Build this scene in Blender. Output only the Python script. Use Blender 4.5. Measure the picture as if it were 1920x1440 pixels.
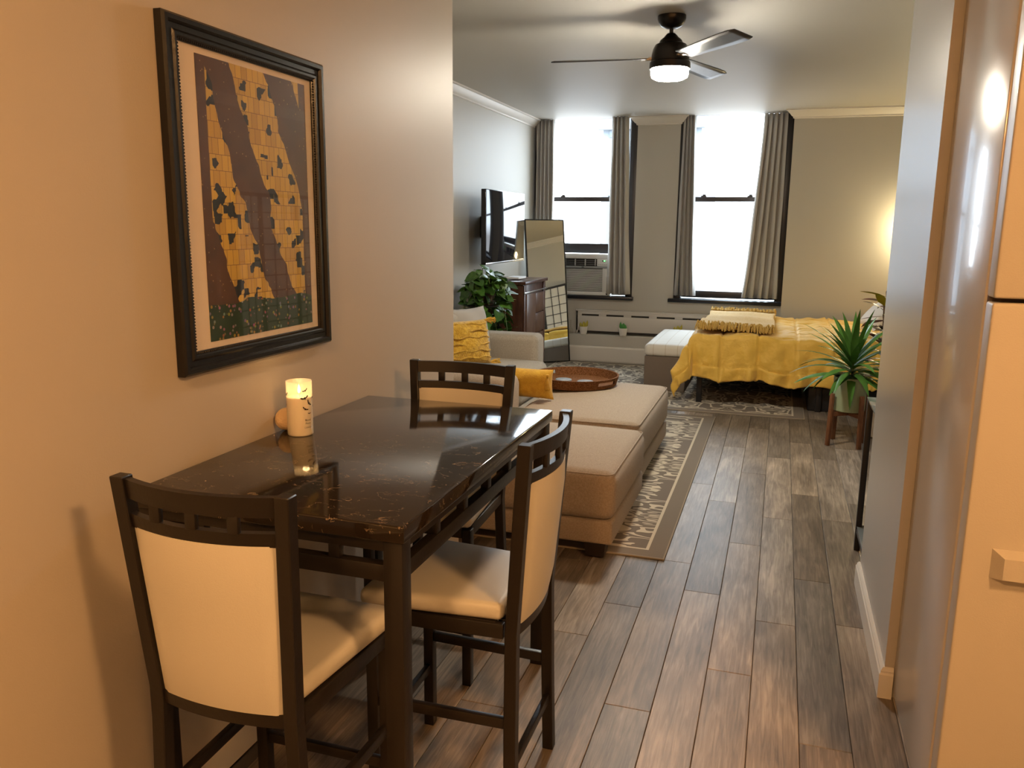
import bpy, bmesh, math, random
from mathutils import Vector, Matrix, Euler
random.seed(7)
R = math.radians
S = bpy.context.scene
C = S.collection
for o in list(bpy.data.objects):
    bpy.data.objects.remove(o)

# ------------------------------------------------------------------ camera
cam_d = bpy.data.cameras.new('camera')
cam = bpy.data.objects.new('camera', cam_d); C.objects.link(cam)
F_PX, YAW, PIT, ROL = 1537.3, R(-17.915), R(-10.929), R(0.601)
cam_d.sensor_width = 36; cam_d.lens = F_PX / 1920 * 36
cam_d.clip_start = .05; cam_d.clip_end = 200
fw = Vector((math.sin(YAW)*math.cos(PIT), math.cos(YAW)*math.cos(PIT), math.sin(PIT)))
r0 = Vector((math.cos(YAW), -math.sin(YAW), 0)); u0 = r0.cross(fw)
rr = math.cos(ROL)*r0 + math.sin(ROL)*u0; uu = -math.sin(ROL)*r0 + math.cos(ROL)*u0
M = Matrix((rr, uu, -fw)).transposed().to_4x4(); M.translation = (0, 0, 1.5)
cam.matrix_world = M
S.camera = cam

# ------------------------------------------------------------------ world, portals, exposure
W = bpy.data.worlds.new('sky'); S.world = W; W.use_nodes = True
bg = W.node_tree.nodes['Background']
_nt = W.node_tree
_tc = _nt.nodes.new('ShaderNodeTexCoord'); _sp = _nt.nodes.new('ShaderNodeSeparateXYZ'); _nt.links.new(_tc.outputs['Generated'], _sp.inputs[0])
_mr = _nt.nodes.new('ShaderNodeMapRange'); _mr.inputs[1].default_value = -.06; _mr.inputs[2].default_value = .02; _nt.links.new(_sp.outputs[2], _mr.inputs[0])
_mx = _nt.nodes.new('ShaderNodeMix'); _mx.data_type = 'RGBA'; _nt.links.new(_mr.outputs[0], _mx.inputs[0])
_mx.inputs[6].default_value = (.27, .29, .31, 1)      # street and pavements below the horizon
_mx.inputs[7].default_value = (.76, .89, 1.0, 1)      # bright overcast sky
_nt.links.new(_mx.outputs[2], bg.inputs[0]); bg.inputs[1].default_value = 9.5
S.view_settings.view_transform = 'Standard'; S.view_settings.look = 'None'
S.view_settings.gamma = 1; S.view_settings.use_curve_mapping = False
S.view_settings.exposure = 0.88
FAN_E, KITCHEN_E, LAMP_E = 178.0, 120.0, 64.0
def portal(x0, x1, z0, z1, y):
    l = bpy.data.lights.new('window_portal', 'AREA'); l.shape = 'RECTANGLE'
    l.size = x1-x0; l.size_y = z1-z0; l.cycles.is_portal = True
    o = bpy.data.objects.new('window_portal', l); C.objects.link(o)
    o.location = ((x0+x1)/2, y, (z0+z1)/2); o.rotation_euler = (R(-90), 0, 0)
portal(-2.6, -1.56, .76, 2.7, 9.36); portal(-1.08, .02, .76, 2.7, 9.36)

# ------------------------------------------------------------------ materials
MATS = {}
def lin(c):
    return tuple(c) + (1,) if len(c) == 3 else tuple(c)
def mat(name, base, rough=.5, metal=0, bump=None, var=None, coat=0, sheen=0, sss=0, stretch=(1,1,1), spec=.5, emit=None, trans=0, ior=1.45, objrand=0):
    m = bpy.data.materials.new(name); m.use_nodes = True; MATS[name] = m
    nt = m.node_tree; b = nt.nodes['Principled BSDF']
    b.inputs['Base Color'].default_value = lin(base); b.inputs['Roughness'].default_value = rough
    b.inputs['Metallic'].default_value = metal; b.inputs['Coat Weight'].default_value = coat
    b.inputs['Coat Roughness'].default_value = .05
    b.inputs['Sheen Weight'].default_value = sheen; b.inputs['Specular IOR Level'].default_value = spec
    b.inputs['Subsurface Weight'].default_value = sss; b.inputs['Subsurface Radius'].default_value = (.02, .012, .006)
    b.inputs['Transmission Weight'].default_value = trans; b.inputs['IOR'].default_value = ior
    if emit:
        b.inputs['Emission Color'].default_value = lin(emit[0]); b.inputs['Emission Strength'].default_value = emit[1]
    tc = nt.nodes.new('ShaderNodeTexCoord'); mp = nt.nodes.new('ShaderNodeMapping')
    mp.inputs['Scale'].default_value = stretch
    nt.links.new(tc.outputs['Object'], mp.inputs[0])
    col = None
    if var:
        sc, c2, det = var
        n = nt.nodes.new('ShaderNodeTexNoise'); n.inputs['Scale'].default_value = sc; n.inputs['Detail'].default_value = det
        nt.links.new(mp.outputs[0], n.inputs['Vector'])
        rp = nt.nodes.new('ShaderNodeValToRGB'); rp.color_ramp.elements[0].position = .35; rp.color_ramp.elements[1].position = .65
        rp.color_ramp.elements[0].color = lin(base); rp.color_ramp.elements[1].color = lin(c2)
        nt.links.new(n.outputs[0], rp.inputs[0]); col = rp.outputs[0]
        nt.links.new(col, b.inputs['Base Color'])
    if objrand:
        oi = nt.nodes.new('ShaderNodeObjectInfo'); hs = nt.nodes.new('ShaderNodeHueSaturation')
        mr = nt.nodes.new('ShaderNodeMapRange'); mr.inputs[3].default_value = 1-objrand; mr.inputs[4].default_value = 1+objrand
        nt.links.new(oi.outputs['Random'], mr.inputs[0]); nt.links.new(mr.outputs[0], hs.inputs['Value'])
        if col: nt.links.new(col, hs.inputs['Color'])
        else: hs.inputs['Color'].default_value = lin(base)
        nt.links.new(hs.outputs[0], b.inputs['Base Color'])
    if bump:
        sc, st, det = bump
        n = nt.nodes.new('ShaderNodeTexNoise'); n.inputs['Scale'].default_value = sc; n.inputs['Detail'].default_value = det
        nt.links.new(mp.outputs[0], n.inputs['Vector'])
        bp = nt.nodes.new('ShaderNodeBump'); bp.inputs['Strength'].default_value = st; bp.inputs['Distance'].default_value = .01
        nt.links.new(n.outputs[0], bp.inputs['Height']); nt.links.new(bp.outputs[0], b.inputs['Normal'])
    return m
def nodes_of(m): return m.node_tree, m.node_tree.nodes['Principled BSDF']
def mth(nt, op, a, b=None, c=None):
    n = nt.nodes.new('ShaderNodeMath'); n.operation = op
    for i, v in enumerate((a, b, c)):
        if v is None: continue
        if isinstance(v, (int, float)): n.inputs[i].default_value = v
        else: nt.links.new(v, n.inputs[i])
    return n.outputs[0]
def mixc(nt, fac, a, b):
    n = nt.nodes.new('ShaderNodeMix'); n.data_type = 'RGBA'
    for s, v in ((n.inputs[0], fac), (n.inputs[6], a), (n.inputs[7], b)):
        if isinstance(v, (int, float)): s.default_value = v
        elif isinstance(v, tuple): s.default_value = lin(v)
        else: nt.links.new(v, s)
    return n.outputs[2]
def noise(nt, vec, scale, detail=2, dist=0):
    n = nt.nodes.new('ShaderNodeTexNoise'); n.inputs['Scale'].default_value = scale; n.inputs['Detail'].default_value = detail
    n.inputs['Distortion'].default_value = dist
    if vec: nt.links.new(vec, n.inputs['Vector'])
    return n.outputs[0]

mat('wall_paint', (.48, .435, .375), .45, bump=(260, .05, 2), spec=.3)
mat('partition_paint', (.46, .435, .40), .25, bump=(260, .04, 2), spec=.5)
mat('wall_far_paint', (.50, .48, .43), .55, bump=(260, .05, 2))
mat('ceiling_paint', (.50, .48, .435), .55, bump=(120, .05, 3))
mat('trim_white', (.70, .67, .62), .35)
mat('slab_dark', (.06, .05, .04), .8)
mat('espresso', (.013, .010, .008), .38, bump=(90, .04, 2))
mat('cream_vinyl', (.55, .53, .465), .42, bump=(300, .06, 2))
mat('frame_black', (.010, .009, .009), .25, bump=(60, .05, 2))
mat('mat_board', (.78, .70, .62), .7)
mat('fridge_white', (.52, .485, .45), .22, bump=(220, .03, 1), coat=.25)
mat('door_white', (.48, .445, .385), .35, bump=(320, .06, 2))
mat('gasket', (.09, .06, .045), .6)
mat('bronze_black', (.020, .017, .015), .28, metal=.7)
mat('blade', (.055, .06, .07), .35, bump=(40, .03, 2), spec=.6)
mat('bracket_metal', (.45, .38, .30), .3, metal=1)
mat('fan_glass', (1, .93, .8), .4, emit=((1, .91, .75), FAN_E))
mat('kitchen_glass', (1, .8, .55), .4, emit=((1, .50, .18), KITCHEN_E))
mat('lamp_glow', (1, .85, .6), .6, emit=((1, .80, .45), LAMP_E))
mat('sofa_fabric', (.385, .305, .225), .9, var=(140, (.31, .24, .175), 3), bump=(420, .35, 3), sheen=.15)
mat('sofa_grey', (.42, .37, .30), .9, var=(120, (.34, .295, .235), 3), bump=(420, .3, 3), sheen=.1)
mat('dark_foot', (.02, .013, .010), .4)
mat('mustard', (.62, .36, .03), .85, var=(30, (.52, .28, .02), 3), bump=(180, .4, 3), sheen=.2)
mat('mustard_fluffy', (.70, .43, .05), .95, var=(40, (.50, .27, .02), 4), bump=(90, 1.0, 6), sheen=.3)
mat('grey_pillow', (.42, .39, .36), .9, bump=(300, .2, 2))
mat('comforter', (.78, .49, .085), .6, var=(6, (.72, .44, .06), 3), bump=(24, .9, 5), sheen=.25)
mat('throw', (.70, .49, .20), .9, var=(60, (.62, .40, .12), 3), bump=(160, .5, 3), sheen=.2)
mat('fringe', (.56, .36, .09), .9)
mat('white_linen', (.66, .60, .52), .8, bump=(60, .3, 3))
mat('bench_body', (.185, .145, .115), .85, bump=(500, .2, 2), stretch=(1, 1, 4))
mat('bed_black', (.012, .011, .012), .5)
mat('pot_green', (.30, .36, .22), .55, bump=(40, .05, 2))
mat('soil', (.03, .02, .012), .95, bump=(90, .8, 4))
mat('stand_wood', (.20, .085, .035), .45, var=(18, (.14, .055, .022), 4), stretch=(6, 6, 1))
mat('leaf_dracaena', (.055, .16, .025), .42, spec=.3, var=(7, (.10, .24, .045), 2), objrand=.3, stretch=(1, 1, 1))
mat('leaf_pothos', (.035, .11, .018), .35, var=(30, (.09, .19, .035), 2), objrand=.55)
mat('stem_green', (.10, .15, .04), .6)
mat('leaf_red', (.09, .015, .012), .35, objrand=.4, var=(20, (.05, .03, .012), 2))
mat('leaf_yellow', (.62, .46, .03), .4, objrand=.2, var=(20, (.45, .42, .05), 2))
mat('stem_brown', (.10, .06, .03), .7)
mat('dresser_wood', (.085, .032, .018), .30, var=(9, (.045, .016, .010), 5), stretch=(4, 4, .7), bump=(40, .08, 4))
mat('dresser_front', (.13, .065, .038), .32, var=(9, (.08, .036, .02), 5), stretch=(4, 4, .7))
mat('iron', (.03, .028, .028), .35, metal=.8)
mat('steel_bar', (.55, .53, .52), .25, metal=1)
mat('tv_black', (.008, .008, .010), .10)
mat('tv_screen', (.006, .007, .012), .06, spec=.35)
mat('mirror', (.90, .90, .84), .015, metal=1)
mat('wicker', (.24, .11, .045), .9, var=(120, (.12, .045, .014), 2), bump=(220, .8, 2), spec=.15)
mat('coaster', (.13, .15, .17), .7, var=(18, (.28, .31, .34), 3))
mat('ac_white', (.66, .66, .64), .4)
mat('ac_grey', (.26, .27, .28), .5)
mat('ac_dark', (.03, .032, .035), .5)
mat('ac_led', (.1, .8, .2), .4, emit=((.15, 1, .2), 2.5))
mat('window_dark', (.028, .024, .024), .35)
mat('window_rail', (.05, .042, .040), .4)
mat('sill_black', (.010, .011, .016), .3)
mat('curtain', (.50, .48, .45), .85, bump=(400, .15, 2), sheen=.1)
mat('radiator', (.60, .57, .53), .4)
mat('slot', (.05, .045, .04), .7)
mat('ceramic_white', (.78, .77, .74), .25)
mat('cactus_yellow', (.42, .36, .05), .6)
mat('cactus_green', (.06, .26, .06), .6)
mat('console_glass', (.16, .18, .19), .12)
mat('shoji_paper', (.72, .71, .66), .85)
mat('ball_straw', (.64, .48, .29), .7, bump=(60, .5, 3))
mat('wax', (.93, .88, .76), .5, sss=.2)
mat('print_ink', (.02, .012, .012), .5)
mat('flame', (1, .7, .3), .5, emit=((1, .66, .28), 9))
mat('outside_wall', (.15, .17, .19), .9)
mat('outside_pane', (.08, .10, .12), .3)
mat('white_plastic', (.8, .8, .8), .4)
mat('fluff', (.62, .36, .05), .95)
mat('brown_pipe', (.10, .075, .05), .9)

def glass_mat(name, tint=(1, 1, 1), ior=1.45, extra=0.0):
    m = bpy.data.materials.new(name); m.use_nodes = True; MATS[name] = m
    nt = m.node_tree; nt.nodes.clear()
    out = nt.nodes.new('ShaderNodeOutputMaterial'); mx = nt.nodes.new('ShaderNodeMixShader')
    t = nt.nodes.new('ShaderNodeBsdfTransparent'); t.inputs[0].default_value = lin(tint)
    g = nt.nodes.new('ShaderNodeBsdfGlossy'); g.inputs['Roughness'].default_value = .02
    f = nt.nodes.new('ShaderNodeLayerWeight'); f.inputs[0].default_value = .5
    r0_ = ((ior-1)/(ior+1))**2 + extra
    fac = mth(nt, 'ADD', r0_, mth(nt, 'MULTIPLY', mth(nt, 'POWER', f.outputs['Facing'], 5.0), 1-r0_))
    nt.links.new(fac, mx.inputs[0]); nt.links.new(t.outputs[0], mx.inputs[1]); nt.links.new(g.outputs[0], mx.inputs[2])
    nt.links.new(mx.outputs[0], out.inputs[0])
glass_mat('pane_glass'); glass_mat('picture_glass', ior=1.4); glass_mat('bottle_glass', (.98, .97, .95), 1.4)
def frosted(name):
    m = bpy.data.materials.new(name); m.use_nodes = True; MATS[name] = m
    nt = m.node_tree; nt.nodes.clear(); out = nt.nodes.new('ShaderNodeOutputMaterial')
    t = nt.nodes.new('ShaderNodeBsdfTransparent'); tl = nt.nodes.new('ShaderNodeBsdfTranslucent'); tl.inputs[0].default_value = (.95, .88, .72, 1)
    df = nt.nodes.new('ShaderNodeBsdfDiffuse'); df.inputs[0].default_value = (.85, .80, .68, 1)
    g = nt.nodes.new('ShaderNodeBsdfGlossy'); g.inputs['Roughness'].default_value = .08
    def mx(f, a, b):
        n = nt.nodes.new('ShaderNodeMixShader'); n.inputs[0].default_value = f
        nt.links.new(a.outputs[0], n.inputs[1]); nt.links.new(b.outputs[0], n.inputs[2]); return n
    k = mx(.05, mx(.45, t, mx(.5, tl, df)), g); nt.links.new(k.outputs[0], out.inputs[0])
frosted('candle_glass')

# vinyl planks: grain along local Y, tone from the object's random value
def plank_material():
    m = mat('plank', (.3, .2, .15), .42); nt, b = nodes_of(m)
    tc = nt.nodes.new('ShaderNodeTexCoord'); oi = nt.nodes.new('ShaderNodeObjectInfo')
    cb = nt.nodes.new('ShaderNodeCombineXYZ')
    off = mth(nt, 'MULTIPLY', oi.outputs['Random'], 37.0)
    nt.links.new(off, cb.inputs[0]); nt.links.new(off, cb.inputs[1]); nt.links.new(off, cb.inputs[2])
    ad = nt.nodes.new('ShaderNodeVectorMath'); ad.operation = 'ADD'
    nt.links.new(tc.outputs['Object'], ad.inputs[0]); nt.links.new(cb.outputs[0], ad.inputs[1])
    mp = nt.nodes.new('ShaderNodeMapping'); mp.inputs['Scale'].default_value = (26, 1.6, 1)
    nt.links.new(ad.outputs[0], mp.inputs[0])
    g = noise(nt, mp.outputs[0], 3.2, 6, .9)
    mp2 = nt.nodes.new('ShaderNodeMapping'); mp2.inputs['Scale'].default_value = (5, 1.4, 1)
    nt.links.new(ad.outputs[0], mp2.inputs[0])
    bl = noise(nt, mp2.outputs[0], 1.7, 4, .5)
    rp = nt.nodes.new('ShaderNodeValToRGB'); e = rp.color_ramp.elements
    e[0].position = .30; e[0].color = (.085, .063, .045, 1); e[1].position = .72; e[1].color = (.42, .333, .243, 1)
    e.new(.5).color = (.215, .164, .118, 1)
    mixf = mth(nt, 'ADD', mth(nt, 'MULTIPLY', g, .5), mth(nt, 'MULTIPLY', bl, .5))
    nt.links.new(mixf, rp.inputs[0])
    hs = nt.nodes.new('ShaderNodeHueSaturation')
    mr = nt.nodes.new('ShaderNodeMapRange'); mr.inputs[3].default_value = .62; mr.inputs[4].default_value = 1.38
    nt.links.new(oi.outputs['Random'], mr.inputs[0]); nt.links.new(mr.outputs[0], hs.inputs['Value'])
    sat = mth(nt, 'FRACT', mth(nt, 'MULTIPLY', oi.outputs['Random'], 7.3))
    ms = nt.nodes.new('ShaderNodeMapRange'); ms.inputs[3].default_value = .62; ms.inputs[4].default_value = 1.0
    nt.links.new(sat, ms.inputs[0]); nt.links.new(ms.outputs[0], hs.inputs['Saturation'])
    nt.links.new(rp.outputs[0], hs.inputs['Color'])
    # fine pale grain lines
    mp3 = nt.nodes.new('ShaderNodeMapping'); mp3.inputs['Scale'].default_value = (120, 5, 1)
    nt.links.new(ad.outputs[0], mp3.inputs[0])
    fg = noise(nt, mp3.outputs[0], 2.0, 3, .6)
    fl = mth(nt, 'MULTIPLY', mth(nt, 'GREATER_THAN', fg, .64), mth(nt, 'MULTIPLY', bl, .35))
    col = mixc(nt, fl, hs.outputs[0], (.42, .36, .29))
    nt.links.new(col, b.inputs['Base Color'])
    bp = nt.nodes.new('ShaderNodeBump'); bp.inputs['Strength'].default_value = .12; bp.inputs['Distance'].default_value = .003
    nt.links.new(fg, bp.inputs['Height']); nt.links.new(bp.outputs[0], b.inputs['Normal'])
plank_material()

def marble_material():
    m = mat('black_marble', (.012, .009, .007), .07, spec=.6); nt, b = nodes_of(m)
    tc = nt.nodes.new('ShaderNodeTexCoord')
    def veins(scale, loc, width, gate):
        mp = nt.nodes.new('ShaderNodeMapping'); mp.inputs['Location'].default_value = loc
        mp.inputs['Rotation'].default_value = (0, 0, .7)
        mp.inputs['Scale'].default_value = (1, 2.2, 1)
        nt.links.new(tc.outputs['Object'], mp.inputs[0])
        n = noise(nt, mp.outputs[0], scale, 5, 1.2)
        d = mth(nt, 'ABSOLUTE', mth(nt, 'SUBTRACT', n, .5))
        v = mth(nt, 'LESS_THAN', d, width)
        mg = nt.nodes.new('ShaderNodeMapping'); mg.inputs['Location'].default_value = (loc[0]+9, loc[1], loc[2])
        nt.links.new(tc.outputs['Object'], mg.inputs[0])
        g = noise(nt, mg.outputs[0], scale*1.6, 2, 0)
        return mth(nt, 'MULTIPLY', v, mth(nt, 'GREATER_THAN', g, gate))
    v = mth(nt, 'MAXIMUM', veins(9, (0, 0, 0), .0045, .545), veins(16, (3, 5, 1), .0055, .57))
    cl = noise(nt, tc.outputs['Object'], 5, 4, 0)
    base = mixc(nt, cl, (.008, .006, .005), (.030, .021, .014))
    nt.links.new(mixc(nt, mth(nt, 'MULTIPLY', v, .55), base, (.34, .25, .16)), b.inputs['Base Color'])
marble_material()

def rug_material(name, hx, hy, seed, flip):
    m = mat(name, (.3, .25, .2), .95); nt, b = nodes_of(m)
    tc = nt.nodes.new('ShaderNodeTexCoord'); sp = nt.nodes.new('ShaderNodeSeparateXYZ')
    nt.links.new(tc.outputs['Object'], sp.inputs[0])
    ax = mth(nt, 'ABSOLUTE', sp.outputs[0]); ay = mth(nt, 'ABSOLUTE', sp.outputs[1])
    d = mth(nt, 'MINIMUM', mth(nt, 'SUBTRACT', hx, ax), mth(nt, 'SUBTRACT', hy, ay))
    px = mth(nt, 'PINGPONG', sp.outputs[0], .36); py = mth(nt, 'PINGPONG', sp.outputs[1], .50)
    cb = nt.nodes.new('ShaderNodeCombineXYZ')
    nt.links.new(px, cb.inputs[0]); nt.links.new(py, cb.inputs[1]); cb.inputs[2].default_value = seed
    mp = nt.nodes.new('ShaderNodeMapping'); mp.inputs['Scale'].default_value = (.8, 2.0, 1) if not flip else (1.5, 1.2, 1)
    mp.inputs['Rotation'].default_value = (0, 0, .35)
    nt.links.new(cb.outputs[0], mp.inputs[0])
    n = noise(nt, mp.outputs[0], 4.2, .8, 1.6)
    w = mth(nt, 'SINE', mth(nt, 'MULTIPLY', n, 24))
    pat = mth(nt, 'GREATER_THAN', w, .32)
    base = mixc(nt, pat, (.175, .142, .115), (.56, .49, .375))
    # lattice band inside the border
    band = mth(nt, 'MULTIPLY', mth(nt, 'GREATER_THAN', d, .085), mth(nt, 'LESS_THAN', d, .10))
    col = mixc(nt, band, base, (.56, .49, .375))
    bord = mth(nt, 'LESS_THAN', d, .085)
    col = mixc(nt, bord, col, (.20, .165, .13))
    col = mixc(nt, mth(nt, 'LESS_THAN', d, .008), col, (.30, .25, .19))
    nt.links.new(col, b.inputs['Base Color'])
    nn = noise(nt, tc.outputs['Object'], 500, 2)
    bp = nt.nodes.new('ShaderNodeBump'); bp.inputs['Strength'].default_value = .4; bp.inputs['Distance'].default_value = .004
    hh = mth(nt, 'ADD', nn, mth(nt, 'MULTIPLY', pat, .8))
    nt.links.new(hh, bp.inputs['Height']); nt.links.new(bp.outputs[0], b.inputs['Normal'])
    return m

def print_material(w, h):
    # generic abstract colour-field print: small gilt blocks on umber above a flecked green strip
    m = mat('art_print', (.2, .1, .05), .45); nt, b = nodes_of(m)
    tc = nt.nodes.new('ShaderNodeTexCoord'); sp = nt.nodes.new('ShaderNodeSeparateXYZ')
    nt.links.new(tc.outputs['Object'], sp.inputs[0])
    u = mth(nt, 'DIVIDE', sp.outputs[1], w/2); v = mth(nt, 'DIVIDE', sp.outputs[2], h/2)
    cb = nt.nodes.new('ShaderNodeCombineXYZ'); nt.links.new(sp.outputs[1], cb.inputs[0]); nt.links.new(sp.outputs[2], cb.inputs[1])
    br = nt.nodes.new('ShaderNodeTexBrick'); br.inputs['Scale'].default_value = 9; br.inputs['Mortar Size'].default_value = .006
    br.inputs['Brick Width'].default_value = .22; br.inputs['Row Height'].default_value = .36; br.inputs['Bias'].default_value = -.25
    br.inputs['Color1'].default_value = (.66, .46, .07, 1); br.inputs['Color2'].default_value = (.44, .27, .05, 1); br.inputs['Mortar'].default_value = (.16, .09, .03, 1)
    nt.links.new(cb.outputs[0], br.inputs['Vector'])
    vo = nt.nodes.new('ShaderNodeTexVoronoi'); vo.inputs['Scale'].default_value = 38; vo.distance = 'CHEBYCHEV'
    nt.links.new(cb.outputs[0], vo.inputs['Vector'])
    sc = nt.nodes.new('ShaderNodeSeparateColor'); nt.links.new(vo.outputs['Color'], sc.inputs[0])
    dark = mth(nt, 'GREATER_THAN', sc.outputs[0], .80)
    gold = mixc(nt, dark, br.outputs[0], (.02, .02, .018))
    n1 = noise(nt, cb.outputs[0], 5, 3, .3)
    umber = mixc(nt, noise(nt, cb.outputs[0], 14, 5), (.05, .022, .012), (.15, .07, .03))
    fl = nt.nodes.new('ShaderNodeTexVoronoi'); fl.inputs['Scale'].default_value = 60; nt.links.new(cb.outputs[0], fl.inputs['Vector'])
    umber = mixc(nt, mth(nt, 'LESS_THAN', fl.outputs[0], .12), umber, (.35, .22, .08))
    # three slanted gilt bands of equal width on the umber ground
    diag = mth(nt, 'ADD', mth(nt, 'ADD', mth(nt, 'MULTIPLY', u, .85), mth(nt, 'MULTIPLY', v, .55)), mth(nt, 'MULTIPLY', n1, .5))
    band = mth(nt, 'GREATER_THAN', mth(nt, 'FRACT', mth(nt, 'MULTIPLY', diag, 1.05)), .40)
    inner = mth(nt, 'LESS_THAN', mth(nt, 'ABSOLUTE', u), .86)
    f = mth(nt, 'MULTIPLY', band, inner)
    col = mixc(nt, f, umber, gold)
    fs = nt.nodes.new('ShaderNodeTexVoronoi'); fs.inputs['Scale'].default_value = 70; nt.links.new(cb.outputs[0], fs.inputs['Vector'])
    hs = nt.nodes.new('ShaderNodeHueSaturation'); nt.links.new(fs.outputs['Color'], hs.inputs['Color']); hs.inputs['Value'].default_value = .45
    green = mixc(nt, mth(nt, 'LESS_THAN', fs.outputs[0], .30), (.025, .05, .018), mixc(nt, .45, hs.outputs[0], (.40, .16, .03)))
    low = mth(nt, 'LESS_THAN', mth(nt, 'ADD', v, mth(nt, 'MULTIPLY', n1, .25)), -.62)
    col = mixc(nt, low, col, green)
    nt.links.new(col, b.inputs['Base Color'])
    return m

def plaid_material():
    m = mat('plaid_linen', (.66, .63, .58), .85); nt, b = nodes_of(m)
    tc = nt.nodes.new('ShaderNodeTexCoord'); sp = nt.nodes.new('ShaderNodeSeparateXYZ'); nt.links.new(tc.outputs['Object'], sp.inputs[0])
    def ln(s, per): return mth(nt, 'LESS_THAN', mth(nt, 'PINGPONG', s, per/2), .003)
    l = mth(nt, 'MAXIMUM', ln(sp.outputs[0], .11), ln(sp.outputs[1], .11))
    nt.links.new(mixc(nt, mth(nt, 'MULTIPLY', l, .6), (.70, .68, .63), (.48, .40, .30)), b.inputs['Base Color'])
plaid_material()

# ------------------------------------------------------------------ mesh helpers
def finish(bm, name, m, parent=None, smooth=35, loc=None):
    bm.normal_update()
    if smooth:
        lim = R(smooth)
        for f in bm.faces: f.smooth = True
        for e in bm.edges:
            if len(e.link_faces) == 2 and e.calc_face_angle(0) > lim: e.smooth = False
    me = bpy.data.meshes.new(name); bm.to_mesh(me); bm.free()
    if m: me.materials.append(MATS[m])
    o = bpy.data.objects.new(name, me); C.objects.link(o)
    if parent: o.parent = parent
    if loc: o.location = loc
    return o
def B(): return bmesh.new()
def axis_list(h, r, n, rs):
    a = [-h + r*i/rs for i in range(rs)] + [-h + r]
    for i in range(1, n+1): a.append((-h+r) + (2*h-2*r)*i/(n+1))
    b = [h - r] + [h - r*(rs-1-i)/rs for i in range(rs)]
    if abs((h-r)-(-h+r)) < 1e-6: b = b[1:]
    return a + b
def rbox(bm, c, s, r=.004, n=(0, 0, 0), rs=1, mtx=None, fn=None):
    """rounded box: centre c, full size s, edge radius r; fn(x,y,z,hx,hy,hz) shapes it further"""
    h = [x/2 for x in s]; r = min(r, *[x*.999 for x in h])
    ax = [axis_list(h[i], r, n[i], rs) for i in range(3)]
    L = [len(a) for a in ax]; vd = {}
    def V(i, j, k):
        key = (i, j, k)
        if key not in vd:
            p = Vector((ax[0][i], ax[1][j], ax[2][k]))
            q = Vector([max(-h[t]+r, min(h[t]-r, p[t])) for t in range(3)])
            d = p - q
            if d.length > 1e-9: p = q + d.normalized()*r
            if fn: p = Vector(fn(p.x, p.y, p.z, *h))
            if mtx: p = mtx @ p
            vd[key] = bm.verts.new(p + Vector(c))
        return vd[key]
    def quad(a, b, c_, d): bm.faces.new((a, b, c_, d))
    for i in range(L[0]-1):
        for j in range(L[1]-1):
            quad(V(i, j, L[2]-1), V(i+1, j, L[2]-1), V(i+1, j+1, L[2]-1), V(i, j+1, L[2]-1))
            quad(V(i, j, 0), V(i, j+1, 0), V(i+1, j+1, 0), V(i+1, j, 0))
    for i in range(L[0]-1):
        for k in range(L[2]-1):
            quad(V(i, 0, k), V(i+1, 0, k), V(i+1, 0, k+1), V(i, 0, k+1))
            quad(V(i, L[1]-1, k), V(i, L[1]-1, k+1), V(i+1, L[1]-1, k+1), V(i+1, L[1]-1, k))
    for j in range(L[1]-1):
        for k in range(L[2]-1):
            quad(V(0, j, k), V(0, j, k+1), V(0, j+1, k+1), V(0, j+1, k))
            quad(V(L[0]-1, j, k), V(L[0]-1, j+1, k), V(L[0]-1, j+1, k+1), V(L[0]-1, j, k+1))
    return bm
def box(bm, lo, hi):
    v = [bm.verts.new((x, y, z)) for x in (lo[0], hi[0]) for y in (lo[1], hi[1]) for z in (lo[2], hi[2])]
    for f in ((0,1,3,2), (4,6,7,5), (0,4,5,1), (2,3,7,6), (0,2,6,4), (1,5,7,3)): bm.faces.new([v[i] for i in f])
    return bm
def rb2(bm, lo, hi, r=.004, **k):
    return rbox(bm, [(a+b)/2 for a, b in zip(lo, hi)], [b-a for a, b in zip(lo, hi)], r, **k)
def bar(bm, p0, p1, w, h, up=(0, 0, 1), r=.003):
    p0, p1 = Vector(p0), Vector(p1); d = p1-p0; L = d.length; d.normalize()
    x = d.cross(Vector(up)); 
    if x.length < 1e-5: x = d.cross(Vector((0, 1, 0)))
    x.normalize(); z = x.cross(d)
    m = Matrix((x, d, z)).transposed()
    return rbox(bm, (p0+p1)/2, (w, L, h), r, mtx=m)
def lathe(bm, prof, n=24, c=(0, 0, 0)):
    rings = []
    for r, z in prof:
        if r < 1e-6: rings.append([bm.verts.new((c[0], c[1], c[2]+z))])
        else: rings.append([bm.verts.new((c[0]+r*math.cos(2*math.pi*i/n), c[1]+r*math.sin(2*math.pi*i/n), c[2]+z)) for i in range(n)])
    for a, b in zip(rings, rings[1:]):
        for i in range(n):
            j = (i+1) % n
            if len(a) == 1 and len(b) == 1: continue
            if len(a) == 1: bm.faces.new((a[0], b[j], b[i]))
            elif len(b) == 1: bm.faces.new((a[i], a[j], b[0]))
            else: bm.faces.new((a[i], a[j], b[j], b[i]))
    return bm
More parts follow.
